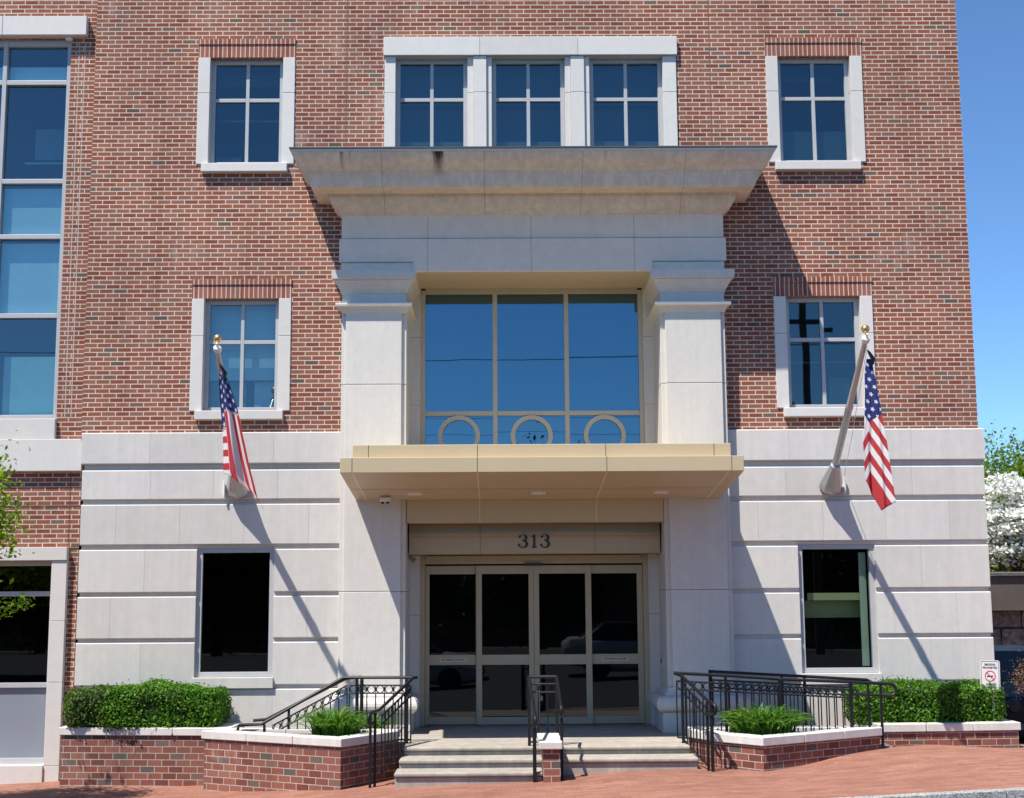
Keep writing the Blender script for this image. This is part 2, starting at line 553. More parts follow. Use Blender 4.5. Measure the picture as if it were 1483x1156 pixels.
def gz(x, y):
    xc = max(-30, min(30, x))
    yc = max(-8, min(14, y))
    p = PL[0] + PL[1] * xc + PL[2] * yc
    a, b = 0.0, .04
    for cx, cy, cz in CP:
        w = math.exp(-((x - cx) ** 2 + (y - cy) ** 2) / (2 * .75 ** 2))
        a += w * (cz - (PL[0] + PL[1] * cx + PL[2] * cy))
        b += w
    return p + a / b


def terrain(name, xs, ys, dz, mat):
    mb = MB()
    n = len(xs)
    vs = [(x, y, gz(x, y) + dz) for y in ys for x in xs]
    fs = [(j * n + i, j * n + i + 1, (j + 1) * n + i + 1, (j + 1) * n + i) for j in range(len(ys) - 1) for i in range(n - 1)]
    mb.add(vs, fs)
    return tag(mb.build(name, mat, smooth=True), kind='structure')


def lin(a, b, n):
    return [a + (b - a) * i / n for i in range(n + 1)]


YC = -5.5
terrain('brick_sidewalk', lin(-40, -12, 14)[:-1] + lin(-12, 12, 96)[:-1] + lin(12, 40, 14), lin(YC, 0.9, 32)[:-1] + lin(.9, 12, 16)[:-1] + lin(12, 70, 12), 0.0, M['paver'])
terrain('road', lin(-400, -40, 6)[:-1] + lin(-40, 40, 40)[:-1] + lin(40, 400, 6), lin(-24, YC - .15, 24), -.15, M['asphalt'])
kb = MB()
xs = lin(-40, 40, 52)
for a, b in zip(xs[:-1], xs[1:]):
    b2 = b - .008
    kb.add([(a, YC - .15, gz(a, YC) - .3), (b2, YC - .15, gz(b2, YC) - .3), (b2, YC, gz(b2, YC) - .3), (a, YC, gz(a, YC) - .3),
            (a, YC - .15, gz(a, YC) + .004), (b2, YC - .15, gz(b2, YC) + .004), (b2, YC, gz(b2, YC) + .004), (a, YC, gz(a, YC) + .004)],
           [(3, 2, 1, 0), (4, 5, 6, 7), (0, 1, 5, 4), (1, 2, 6, 5), (2, 3, 7, 6), (3, 0, 4, 7)])
tag(kb.build('granite_kerb', M['granite'], bevel=.008), kind='structure')
far = MB()
far.quad((-900, -900, -1.6), (900, -900, -1.6), (900, 900, -1.6), (-900, 900, -1.6))
tag(far.build('ground', plain('far_ground', (.10, .10, .075), .95, var=.3, scale=.05)), kind='structure')
ofs = MB()
ofs.box(-300, 300, -40, -24.0, -1.2, -.32)
tag(ofs.build('far_pavement', M['asphalt']), kind='structure')

# ------------------------------------------------------------------ the building
BLD = thing('brick_building', (0, 0, -.4), 'red brick and pale stone building with columned entrance, canopy and street number 313', 'building')

WX = [(-4.294, 8.549, 10.215, 9.585, 'UL'), (-4.294, 4.823, 6.492, 5.86, 'LL'), (4.294, 8.549, 10.215, 9.585, 'UR'), (4.294, 4.823, 6.492, 5.86, 'LR')]
holes = [(xc - .73, xc + .73, z0, z1) for xc, z0, z1, zb, k in WX]
holes.append((-2.21, 2.205, 8.2, 10.51))
holes.append((-2.79, 2.79, 3.0, 7.75))
wall = MB()
wall.sheet(-6.585, 6.50, 4.4, 13.2, 0.0, holes, .12)
wall.quad((6.50, 0, 4.4), (6.50, 12, 4.4), (6.50, 12, 13.2), (6.50, 0, 13.2))
wall.quad((-6.585, 0, 4.4), (-6.585, 0, 13.2), (-6.585, .12, 13.2), (-6.585, .12, 4.4))
wall.quad((-12, 12, -1), (-12, 12, 13.2), (6.5, 12, 13.2), (6.5, 12, -1))
wall.quad((-12, .1, -1), (-12, .1, 13.2), (-12, 12, 13.2), (-12, 12, -1))
wall.quad((-12, .1, 13.2), (-6.585, .1, 13.2), (-6.585, 12, 13.2), (-12, 12, 13.2))
wall.quad((-6.585, 0, 13.2), (6.5, 0, 13.2), (6.5, 12, 13.2), (-6.585, 12, 13.2))
# control joints
for xj in (-2.788, 2.716):
    wall.quad((xj - .006, -.0015, 8.40), (xj + .006, -.0015, 8.40), (xj + .006, -.0015, 13.2), (xj - .006, -.0015, 13.2), 1)
wall.build('brick_wall', [M['brick'], M['sealant']], BLD)

bay = MB()
bay.sheet(-12, -6.585, -1.0, 13.2, .10, [(-11.4, -6.985, 4.73, 10.56), (-9.6, -6.72, -.405, 2.86)], .16)
for xj in (-6.865, -6.775):
    bay.quad((xj - .006, .0985, 4.75), (xj + .006, .0985, 4.75), (xj + .006, .0985, 10.5), (xj - .006, .0985, 10.5), 1)
bay.quad((-6.745, .0985, 2.9), (-6.735, .0985, 2.9), (-6.735, .0985, 3.95), (-6.745, .0985, 3.95), 2)
for zj in (3.44, 2.83, 2.15, 1.51):
    bay.quad((-12 if zj > 3 else -6.72, .098, zj), (-6.585, .098, zj), (-6.585, .098, zj + .028), (-12 if zj > 3 else -6.72, .098, zj + .028), 2)
bay.build('bay_brick_wall', [M['brick'], M['mortar'], plain('recessed_brick_joint', (.10, .045, .035), .9)], BLD)

# interiors: partition, floors, end
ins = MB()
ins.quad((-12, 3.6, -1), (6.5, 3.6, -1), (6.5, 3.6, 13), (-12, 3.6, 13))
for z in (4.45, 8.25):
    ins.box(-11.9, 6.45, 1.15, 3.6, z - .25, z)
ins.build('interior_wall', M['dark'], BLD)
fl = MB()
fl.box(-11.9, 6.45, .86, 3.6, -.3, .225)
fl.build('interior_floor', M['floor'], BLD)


def px(p):
    return (p - 775) / 100.5


# ---- rusticated stone base
GW = (-4.844, -3.742, .855, 2.835)
GE = (3.785, 4.887, .855, 2.835)
base = MB()
base.sheet(-6.515, -2.79, -1.0, 4.49, -.015, [GW], .18)
base.quad((-6.515, -.015, -1), (-6.515, -.015, 4.49), (-6.515, .1, 4.49), (-6.515, .1, -1))
base.build('base_wall', M['stone'], BLD)
base = MB()
base.sheet(2.79, 6.515, -1.0, 4.49, -.015, [GE], .18)
base.quad((6.515, -.015, -1), (6.515, 12, -1), (6.515, 12, 4.49), (6.515, -.015, 4.49))
base.build('base_wall', M['stone'], BLD)
COURSES = [(4.043, 4.502, (216, 396), (1147, 1326)), (3.528, 3.958, (218, 309, 402), (1141, 1325)), (2.880, 3.462, (170, 261.6, 355, 448), (1098.6, 1193, 1283.7, 1377)),
           (2.203, 2.815, (213,), (1333,)), (1.553, 2.147, (166, 447), (1290, 1381)), (.900, 1.500, (211,), (1341,)), (-.9, .845, (214, 400), (1290, 1400))]
for ci, (z0, z1, jl, jr) in enumerate(COURSES):
    out = .02 if ci == 0 else 0.0
    for (a, b, js, hole) in ((-6.53, -2.795, jl, GW), (2.795, 6.53, jr, GE)):
        cuts = [(a - (out if a < 0 else 0), b + (out if a > 0 else 0))]
        if z1 > hole[2] + .1 and z0 < hole[3] - .1 and ci in (3, 4, 5):
            cuts = [(cuts[0][0], hole[0] - .004), (hole[1] + .004, cuts[0][1])]
        for (c0, c1) in cuts:
            pts = [c0] + [px(j) for j in js if c0 + .05 < px(j) < c1 - .05] + [c1]
            for p, q in zip(pts[:-1], pts[1:]):
                g = .0012
                cm = MB()
                yf, ch = -.062 - out, .014
                cm.prism_x([(yf + ch, z0), (.10, z0), (.10, z1), (yf + ch, z1), (yf + .003, z1 - ch * .6), (yf, z1 - ch), (yf, z0 + ch), (yf + .003, z0 + ch * .6)][::-1],
                           p + (g if p != c0 else 0), q - (g if q != c1 else 0))
                cm.build('stone_block', M['stone'], BLD, recalc=True)
    cm = MB()
    cm.box(6.47, 6.575 + out, .101, 12, z0, z1)
    cm.build('side_stone_course', M['stone'], BLD, bevel=.012)

# ---- windows of the upper storeys


def pane_boxes(mb, x0, x1, z0, z1, y):
    e = [RNG.uniform(-.0025, .0025) for _ in range(3)]           # no two panes sit perfectly true
    mb.quad((x0, y + e[0], z0), (x1, y + e[1], z0), (x1, y + e[1] + e[2], z1), (x0, y + e[0] + e[2], z1))


def window(xc, hw, z0, z1, zb, blinds, glass, trimw=.18, lintel=True, sill=True, side=True):
    f = MB()
    yf = .105
    a, b = xc - hw, xc + hw
    t = .065
    f.box(a, a + t, yf, yf + .08, z0, z1)
    f.box(b - t, b, yf, yf + .08, z0, z1)
    f.box(a + t, b - t, yf, yf + .08, z1 - t, z1)
    f.box(a + t, b - t, yf, yf + .08, z0, z0 + t)
    f.box(xc - .026, xc + .026, yf + .006, yf + .07, z0 + t, z1 - t)
    f.box(a + t, xc - .026, yf + .008, yf + .068, zb - .028, zb + .028)
    f.box(xc + .026, b - t, yf + .008, yf + .068, zb - .028, zb + .028)
    w = f.build('window', M['alu'], BLD, bevel=.004)
    p = MB()
    for (u0, u1) in ((a + t, xc - .026), (xc + .026, b - t)):
        for (v0, v1) in ((z0 + t, zb - .028), (zb + .028, z1 - t)):
            pane_boxes(p, u0, u1, v0, v1, yf + .045)
    p.build('pane', glass, w)
    if side:
        for s in (-1, 1):
            q = MB()
            x0, x1 = (a - trimw, a) if s < 0 else (b, b + trimw)
            zj = z1 - (z1 - z0) * .335
            q.box(x0, x1, -.022, .185, z0, zj - .002)
            q.box(x0, x1, -.022, .185, zj + .002, z1)
            q.build('stone_jamb', M['trim'], w, bevel=.006)
    if sill:
        q = MB()
        q.box(a - .09, b + .09, -.085, .12, z0 - .135, z0 - .003)
        q.build('sill', M['trim'], w, bevel=.008)
        q = MB()
    if lintel:
        q = MB()
        q.box(a - trimw - .005, b + trimw + .005, -.008, .13, z1 + .003, z1 + .205)
        q.box(a - trimw - .005, b + trimw + .005, -.022, .13, z1 + .209, z1 + .295)
        q.build('lintel', M['soldier'], w, bevel=.003)
    for (bx0, bx1, bz0, bz1, by, mt) in blinds:
        q = MB()
        q.box(a + bx0 * (b - a), a + bx1 * (b - a), by, by + .01, z0 + bz0 * (z1 - z0), z0 + bz1 * (z1 - z0))
        q.build('blind', mt, w)
    return w


BL, BLL = M['blind'], M['blindlow']
window(-4.294, .55, 8.549, 10.215, 9.585, [(.02, .98, .455, .473, .30, BLL), (.02, .98, .84, .98, .5, BLL), (.05, .4, .02, .12, .3, BLL)], M['gl_up'])  # first thin strip is added to catch sun, standing for ceiling lights
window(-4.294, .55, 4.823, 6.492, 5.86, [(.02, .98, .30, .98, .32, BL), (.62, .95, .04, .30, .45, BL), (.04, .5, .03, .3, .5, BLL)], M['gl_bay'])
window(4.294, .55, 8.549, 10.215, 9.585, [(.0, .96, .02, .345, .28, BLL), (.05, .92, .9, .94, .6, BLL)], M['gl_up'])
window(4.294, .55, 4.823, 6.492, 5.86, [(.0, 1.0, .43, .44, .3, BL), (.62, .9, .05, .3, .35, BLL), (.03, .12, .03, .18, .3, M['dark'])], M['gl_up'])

# triple window
for x0, x1 in ((-2.225, -.771), (-.767, .713), (.717, 2.215)):
    tr = MB()
    tr.box(x0, x1, -.075, .12, 10.222, 10.515)
    tr.build('stone_header', M['trim'], BLD, bevel=.006)
for xa, xb in ((-2.21, -2.045), (1.995, 2.20)):
    q = MB()
    q.box(xa, xb, -.03, .185, 8.40, 9.647)
    q.box(xa, xb, -.03, .185, 9.651, 10.218)
    q.build('stone_jamb', M['trim'], BLD, bevel=.005)
for xs_ in ((-.960, -.872, -.672, -.592), (.513, .60, .805, .885)):
    q = MB()
    for k, (u0, u1) in enumerate(zip(xs_[:-1], xs_[1:])):
        yy = -.05 if k == 1 else -.012
        q.box(u0 + .001, u1 - .001, yy, .185, 8.40, 9.647)
        q.box(u0 + .001, u1 - .001, yy, .185, 9.651, 10.218)
    q.build('stone_pier', M['trim'], BLD, bevel=.005)
for xa, xb in ((-2.045, -.96), (-.592, .513), (.885, 1.995)):
    window((xa + xb) / 2, (xb - xa) / 2, 8.50, 10.218, 9.585, [(.03, .97, .62, .99, .35, BLL), (.03, .97, .0, .27, .24, BL), (.03, .97, .3, .62, .42, BLL)], M['gl_up'], lintel=False, sill=False, side=False)

# ground floor windows


def ground_window(h, glass):
    a, b, z0, z1 = h
    f = MB()
    t = .07
    z0f = z0 + .155
    f.box(a, a + t, .0, .10, z0f, z1)
    f.box(b - t, b, .0, .10, z0f, z1)
    f.box(a + t, b - t, .0, .10, z1 - t, z1)
    f.box(a + t, b - t, .0, .10, z0f, z0f + t)
    w = f.build('window', M['alu'], BLD, bevel=.004)
    p = MB()
    pane_boxes(p, a + t, b - t, z0f + t, z1 - t, .05)
    p.build('pane', glass, w)
    q = MB()
    q.box(a - .02, b + .02, -.105, .16, z0, z0 + .152)
    q.build('sill', M['stone'], w, bevel=.006)
    return w


w = ground_window(GW, M['gl_low'])
w = ground_window(GE, M['gl_mid'])
q = MB()
q.box(3.95, 4.80, .20, .23, 2.035, 2.14)
q.box(3.84, 4.80, .40, .42, 1.80, 2.03)
q.box(3.84, 4.80, .36, .39, 1.785, 1.80)
q.build('blind', plain('olive_shade', (.42, .45, .25), .8), w)
q = MB()
q.box(4.70, 4.80, .14, .16, 1.10, 2.72)
q.build('curtain', plain('pale_green_curtain', (.45, .55, .47), .8), w)

# ---- entablature and cornice
en = MB()
en.box(-2.80, 2.80, -.30, .80, 6.812, 6.955)
en.box(-2.80, 2.80, -.30, .80, 6.958, 7.312)
en.box(-2.80, 2.80, -.30, .80, 7.318, 7.755)
_xz = [(-2.83, 6.962), (-1.75, 6.962), (-1.75, 6.8135), (1.75, 6.8135), (1.75, 6.962), (2.83, 6.962), (2.83, 7.308), (-2.83, 7.308)]
en.add([(x, -.322, z) for x, z in _xz] + [(x, -.28, z) for x, z in _xz],
       [tuple(range(8)), tuple(range(8, 16))[::-1]] + [(8 + i, 8 + (i + 1) % 8, (i + 1) % 8, i) for i in range(8)])
en.build('entablature', M['entab'], BLD, bevel=.006)
co = MB()
prof = [(2.80, .30, 7.655), (2.812, .318, 7.672), (2.84, .36, 7.70), (2.885, .42, 7.735), (2.925, .475, 7.785), (2.95, .51, 7.84), (2.955, .52, 7.862), (2.972, .545, 7.866), (2.978, .555, 7.92),
        (3.165, .86, 7.924), (3.18, .875, 7.932), (3.245, .955, 8.132), (3.255, .965, 8.138), (3.278, .995, 8.142), (3.286, 1.005, 8.16), (3.30, 1.025, 8.185), (3.345, 1.085, 8.225), (3.385, 1.14, 8.275), (3.41, 1.178, 8.33), (3.415, 1.19, 8.355)]
co.loft([[(-h, .02, z), (-h, -y * .975, z), (h, -y * .975, z), (h, .02, z)] for h, y, z in prof])
cor = co.build('cornice', M['cornice'], BLD, recalc=True)
fl2 = MB()
fl2.loft([[(-h, .01, z), (-h, -y, z), (h, -y, z), (h, .01, z)] for h, y, z in ((3.41, 1.165, 8.357), (3.43, 1.18, 8.359), (3.432, 1.183, 8.388), (3.43, 1.18, 8.390))])
fl2.build('drip_edge', plain('pale_drip_edge', (.62, .61, .60), .5), cor, recalc=True)
fl2 = MB()
fl2.loft([[(-h, .01, z), (-h, -y, z), (h, -y, z), (h, .01, z)] for h, y, z in ((3.43, 1.18, 8.391), (3.45, 1.20, 8.393), (3.45, 1.20, 8.412), (3.44, 1.19, 8.416))])
fl2.build('flashing', plain('dark_flashing', (.07, .068, .066), .5), cor, recalc=True)

# ---- pilasters


def pilaster(s):
    def X(a, b):
        return (a, b) if s < 0 else (-b, -a)
    sh = MB()
    for z0, z1 in ((.72, 2.196), (2.200, 5.155), (5.160, 6.30)):
        sh.box(*X(-2.79, -1.845), -.25, .70, z0, z1)
        sh.box(*X(-2.725, -1.913), -.30, -.24, z0, z1)
    sh.box(*X(-2.725, -1.913), -.30, -.24, 6.2, 6.52)
    p = sh.build('pilaster', M['pil'], BLD, bevel=.008)
    cp = MB()

    def ring(o, z):
        a, b = X(-2.785 - o, -1.845 + o)
        return [(a, .70, z), (a, -.30 - o, z), (b, -.30 - o, z), (b, .70, z)]
    cp.loft([ring(.0, 6.20), ring(.035, 6.280), ring(.082, 6.296), ring(.086, 6.32), ring(.082, 6.345), ring(.0, 6.352), ring(-.008, 6.49), ring(.012, 6.50), ring(.015, 6.525),
             ring(.04, 6.56), ring(.085, 6.650), ring(.10, 6.668), ring(.095, 6.684), ring(.135, 6.692), ring(.14, 6.808)])
    cp.build('capital', M['pil'], p, recalc=True)
    bs = MB()

    def rb(o, z):
        a, b = X(-2.785 - o, -1.845 + o)
        return [(a, .72, z), (a, -.30 - o, z), (b, -.30 - o, z), (b, .72, z)]
    rr = [rb(.095, .20), rb(.095, .508), rb(.12, .512)]
    for k in range(9):
        th = -math.pi / 2 + math.pi * k / 8
        rr.append(rb(.10 + .085 * math.cos(th), .62 + .105 * math.sin(th)))
    rr += [rb(.05, .728), rb(.05, .765), rb(.02, .79), rb(.004, .84)]
    bs.loft(rr)
    bs.build('pilaster_base', M['pil'], p, recalc=True)


pilaster(-1)
pilaster(1)
for s in (-1, 1):
    jb = MB()
    a, b = (-1.85, -1.695) if s < 0 else (1.695, 1.85)
    for z0, z1 in ((.225, 1.85), (1.854, 2.73)):
        jb.box(a, b, .66, .90, z0, z1)
    jb.build('stone_jamb', M['pil'], BLD, bevel=.004)
    jb = MB()
    for z0, z1 in ((4.30, 4.99), (4.994, 6.03), (6.034, 6.811)):
        jb.box(a, b, .69, .90, z0, z1)
    jb.build('stone_jamb', M['pil'], BLD, bevel=.004)

# ---- large window over the canopy
f = MB()
y0, y1 = .76, .86
f.box(-1.695, -1.628, y0, y1, 4.2, 6.775)
f.box(1.628, 1.695, y0, y1, 4.2, 6.775)
f.box(-1.628, 1.628, y0, y1, 6.72, 6.81)
for xm in (-.565, .527):
    f.box(xm - .035, xm + .035, y0 + .005, y1, 4.2, 6.72)
for (u0, u1) in ((-1.628, -.60), (-.53, .492), (.562, 1.628)):
    f.box(u0, u1, y0 + .008, y1, 4.835, 4.905)
    f.box(u0, u1, y0 + .008, y1, 4.2, 4.26)
bw = f.build('window', M['circ'], BLD, bevel=.005)
p = MB()
for (u0, u1) in ((-1.628, -.60), (-.53, .492), (.562, 1.628)):
    pane_boxes(p, u0, u1, 4.905, 6.72, .81)
    pane_boxes(p, u0, u1, 4.26, 4.835, .81)
p.build('pane', M['gl_big'], bw)
for xm in (-1.116, -.015, 1.091):
    r = MB()
    rings = []
    for k in range(49):
        th = 2 * math.pi * k / 48
        c_, s_ = math.cos(th), math.sin(th)
        zc = 4.52
        rings.append([(xm + c_ * .252, .815, zc + s_ * .252), (xm + c_ * .252, .755, zc + s_ * .252), (xm + c_ * .318, .755, zc + s_ * .318), (xm + c_ * .318, .815, zc + s_ * .318)])
    r.loft(rings, True, False)
    r.build('ring', M['circ'], bw, recalc=True, smooth=True)
bb = MB()
bb.box(-1.6, 1.6, 1.15, 1.16, 4.95, 6.75)
bb.build('blind', plain('dark_blue_shade', (.10, .14, .17), .8), bw)
sf = MB()
sf.box(-1.845, 1.845, -.285, .80, 6.806, 6.815)
sf.build('soffit', plain('beige_soffit', (.52, .45, .34), .5, spec=.2, var=.04), BLD)

# ---- canopy
ca = MB()
xL, xR = -2.555, 2.645
ca.prism_x([(-2.3, 3.700), (-2.3, 3.897), (0.0, 3.897), (0.0, 3.458)], xL, xR)
ca.prism_x([(-.308, 3.901), (-.308, 4.088), (.70, 4.10), (.70, 3.901)], -1.84, 1.84)
ca.prism_x([(-2.15, 3.899), (-2.15, 4.076), (-.31, 4.09), (-.31, 3.899)], -2.41, 2.505)
can = ca.build('canopy', M['tan'], BLD, bevel=.006)


def soffz(y):
    return 3.700 - (y + 2.3) * .1052


sm = MB()
for xs_ in (-.79, .877, 2.455, -2.40):
    sm.add([(xs_ - .009, -2.29, soffz(-2.29) - .003), (xs_ + .009, -2.29, soffz(-2.29) - .003), (xs_ + .009, -.26, soffz(-.26) - .003), (xs_ - .009, -.26, soffz(-.26) - .003)], [(0, 1, 2, 3)])
for yy in (-1.11, -.275):
    sm.add([(xL + .02, yy - .012, soffz(yy) - .0025), (xR - .02, yy - .012, soffz(yy) - .0025), (xR - .02, yy + .012, soffz(yy) - .0025), (xL + .02, yy + .012, soffz(yy) - .0025)], [(0, 1, 2, 3)])
for xs_ in (-.79, .877):
    sm.box(xs_ - .005, xs_ + .005, -.253, -.2, 3.17, 3.49)
sm.build('soffit_seam', M['tanseam'], can)
sm = MB()
for xs_ in (-2.40, -.79, .877, 2.487):
    sm.box(xs_ - .004, xs_ + .004, -2.3015, -2.2, 3.704, 3.893)
for xs_ in (-2.205, -.79, .877, 2.286):
    sm.box(xs_ - .004, xs_ + .004, -2.1515, -2.1, 3.902, 4.072)
sm.build('fascia_joint', M['joint'], can)
for xl in (-1.684, .033, 1.743):
    d = MB()
    zz = soffz(-.79)
    d.lathe([(.0, .0), (.055, .0), (.060, -.010), (.098, -.016), (.102, -.004), (.102, .01)], (xl, -.79, zz), 24)
    d.build('downlight', M['white'], can, smooth=True, recalc=True)
pn = MB()
pn.box(-1.835, 1.838, -.25, .14, 3.165, 3.505)
pn.build('fascia_panel', M['tan'], BLD, bevel=.004)
pn = MB()
pn.box(-1.822, 1.822, .15, .90, 2.733, 3.162)
for xs_ in (-.79, .877):
    pn.box(xs_ - .003, xs_ + .003, .1485, .2, 2.735, 3.16, 1)
pn.build('transom_panel', [M['bronze'], M['joint']], BLD, bevel=.003)


# ---- numerals 313


def stroke(mb, pts, ws, y0, y1):
    P = [Vector((p[0], p[1])) for p in pts]
    L, R_ = [], []
    for i, p in enumerate(P):
        t = (P[min(i + 1, len(P) - 1)] - P[max(i - 1, 0)]).normalized()
        n = Vector((-t.y, t.x)) * ws[i] / 2
        L.append(p + n)
        R_.append(p - n)
    rings = [[(l.x, y0, l.y), (r.x, y0, r.y), (r.x, y1, r.y), (l.x, y1, l.y)] for l, r in zip(L, R_)]
    mb.loft(rings)


def disc(mb, x, z, r, y0, y1):
    mb.loft([[(x + r * math.cos(2 * math.pi * k / 20), y, z + r * math.sin(2 * math.pi * k / 20)) for k in range(20)] for y in (y0, y1)])


def numeral(ch, x0, x1, z0, z1):
    mb = MB()
    y0, y1 = .135, .151
    w, h = x1 - x0, z1 - z0
    if ch == '1':
        xc = (x0 + x1) / 2 + .004
        mb.box(xc - .014, xc + .014, y0, y1, z0 + .012, z1)
        mb.box(xc - .036, xc + .036, y0 + .0015, y1, z0, z0 + .013)
        stroke(mb, [(xc - .036, z1 - .040), (xc - .014, z1 - .020), (xc + .010, z1 - .001)], [.010, .018, .010], y0 + .001, y1)
    else:
        for (zc, rx, rz, a0, a1) in ((z0 + h * .75, w * .40, h * .235, 155, -95), (z0 + h * .275, w * .47, h * .262, 95, -158)):
            xc = x0 + w * .47
            pts, ws = [], []
            n = 26
            for k in range(n + 1):
                a = math.radians(a0 + (a1 - a0) * k / n)
                pts.append((xc + rx * math.cos(a), zc + rz * math.sin(a)))
                ws.append(.011 + .023 * max(0, math.cos(a)) ** 1.5)
            stroke(mb, pts, ws, y0, y1)
            e = pts[0] if a0 > 100 else pts[-1]
            disc(mb, e[0] + .004, e[1] + (-.006 if a0 > 100 else .006), .017, y0 + .0012, y1)
    mb.build('numeral', M['numeral'], BLD, recalc=True)


numeral('3', -.233, -.105, 2.815, 3.010)
numeral('1', -.050, .030, 2.815, 3.010)
numeral('3', .088, .213, 2.815, 3.010)

# ---- entrance doors
hd = MB()
hd.box(-1.695, 1.695, .70, .86, 2.60, 2.731)
hd.box(-1.695, -1.622, .70, .86, .235, 2.598)
hd.box(1.622, 1.695, .70, .86, .235, 2.598)
hd.box(-1.60, 1.60, .63, .698, 2.655, 2.72)
dh = hd.build('door_frame', M['bronze'], BLD, bevel=.004)
q = MB()
q.box(-.14, .13, .655, .70, 2.570, 2.602)
q.build('door_sensor', M['numeral'], dh, bevel=.004)
q = MB()
q.box(-1.69, 1.69, .60, .90, .225, .252)
q.build('threshold', plain('threshold_metal', (.22, .21, .19), .4, metal=.5), dh)


def text_mesh(body, size, mat, name, loc, parent, width=None, offset=.012):
    """lettering as a thin mesh, upright, facing -Y, centred on loc"""
    cu = bpy.data.curves.new(name, 'FONT')
    cu.body = body
    cu.size = size
    cu.align_x = 'CENTER'
    cu.align_y = 'CENTER'
    cu.extrude = .0006
    cu.offset = offset * size
    ob = bpy.data.objects.new(name, cu)
    COL.objects.link(ob)
    dg = bpy.context.evaluated_depsgraph_get()
    me = bpy.data.meshes.new_from_object(ob.evaluated_get(dg))
    bpy.data.objects.remove(ob)
    pts = [v.co.copy() for v in me.vertices]
    wd = max(p.x for p in pts) - min(p.x for p in pts)
    k = (width / wd) if width else 1.0
    mb = MB()
    mb.v = [(loc[0] + p.x * k, loc[1] - p.z, loc[2] + p.y) for p in pts]
    mb.f = [list(pl.vertices) for pl in me.polygons]
    mb.m = [0] * len(mb.f)
    return mb


def leaf_door(x0, x1, g0, g1, y, plaque=None):
    f = MB()
    d = .045
    f.box(x0, g0, y, y + d, .259, 2.575)
    f.box(g1, x1, y, y + d, .259, 2.575)
    for z0, z1 in ((.259, .368), (1.121, 1.267), (2.451, 2.575)):
        f.box(g0, g1, y + .001, y + d - .001, z0, z1)
    o = f.build('sliding_door', M['bronze'], BLD, bevel=.004)
    p = MB()
    pane_boxes(p, g0, g1, .368, 1.121, y + .025)
    pane_boxes(p, g0, g1, 1.267, 2.451, y + .025)
    p.build('pane', M['gl_door'], o)
    if plaque:
        q = MB()
        xc = plaque
        q.box(xc - .195, xc + .195, y - .004, y + .002, 1.168, 1.222)
        q.build('plaque', plain('pale_plaque', (.55, .52, .42), .5), o, bevel=.002)
        tm = text_mesh('AUTOMATIC DOORS', .036, M['numeral'], 'lettering', (xc, y - .0048, 1.195), o, .345, .03)
        tm.build('lettering', M['numeral'], o)
    return o


leaf_door(-1.619, -.80, -1.557, -.869, .765, -1.21)
leaf_door(.80, 1.619, .848, 1.535, .765, 1.19)
leaf_door(-.857, -.006, -.777, -.082, .715)
leaf_door(-.002, .850, .073, .760, .715)

# ---- left bay: stone bands, tall window, shop front
bd = MB()
bd.box(-12, -8.006, -.02, .2, 10.585, 10.885)
bd.box(-8.0, -6.735, -.02, .2, 10.585, 10.885)
bd.build('stone_header', M['trim'], BLD, bevel=.006)
q = MB()
q.lathe([(.0, 0), (.05, 0), (.06, .02), (.05, .045), (0, .05)], (-7.02, .09, 10.535), 16)
q.build('floodlight', M['white'], BLD, smooth=True, recalc=True)
bd = MB()
bd.box(-12, -6.565, .0, .2, 3.957, 4.425)
bd.build('stone_band', M['trim'], BLD, bevel=.008)
bd = MB()
bd.box(-12, -6.978, .02, .22, 4.428, 4.728)
bd.build('sill', M['trim'], BLD, bevel=.006)
f = MB()
bars = (9.895, 8.345, 7.49, 6.285)
f.box(-7.055, -6.987, .15, .27, 4.73, 10.56)
f.box(-8.03, -7.965, .15, .27, 4.73, 10.56)
f.box(-11.35, -11.28, .15, .27, 4.73, 10.56)
f.box(-9.75, -9.685, .15, .27, 4.73, 10.56)
for (u0, u1) in ((-7.965, -7.055), (-9.685, -8.03), (-11.28, -9.75)):
    for zb in bars:
        f.box(u0, u1, .155, .265, zb - .035, zb + .035)
    f.box(u0, u1, .155, .265, 4.73, 4.80)
    f.box(u0, u1, .155, .265, 10.47, 10.56)
tw = f.build('window', M['alu'], BLD, bevel=.004)
p = MB()
lv = [4.80, 6.25, 6.32, 7.455, 7.525, 8.31, 8.38, 9.86, 9.93, 10.47]
for (u0, u1) in ((-7.965, -7.055), (-9.685, -8.03), (-11.28, -9.75)):
    for k in range(0, 10, 2):
        pane_boxes(p, u0, u1, lv[k], lv[k + 1], .22)
p.build('pane', M['gl_bay'], tw)
sp = MB()
for z0, z1 in ((6.30, 7.42), (7.50, 8.27)):
    sp.box(-11.3, -7.04, .29, .30, z0, z1)
sp.box(-11.3, -7.04, .29, .30, 9.90, 10.19)
sp.build('spandrel_panel', M['spandrel'], tw)
q = MB()
q.box(-7.88, -7.06, .36, .37, 4.8, 5.70)
q.box(-11.2, -8.05, .36, .37, 4.8, 6.2)
q.build('blind', plain('teal_lit_blind', (.50, .62, .62), .8), tw)
q = MB()
q.box(-7.9, -7.1, .9, .92, 8.85, 8.88)
q.box(-7.78, -7.08, 1.0, 1.02, 8.95, 9.45, 1)
q.build('shelf', [M['blind'], M['blindlow']], tw)

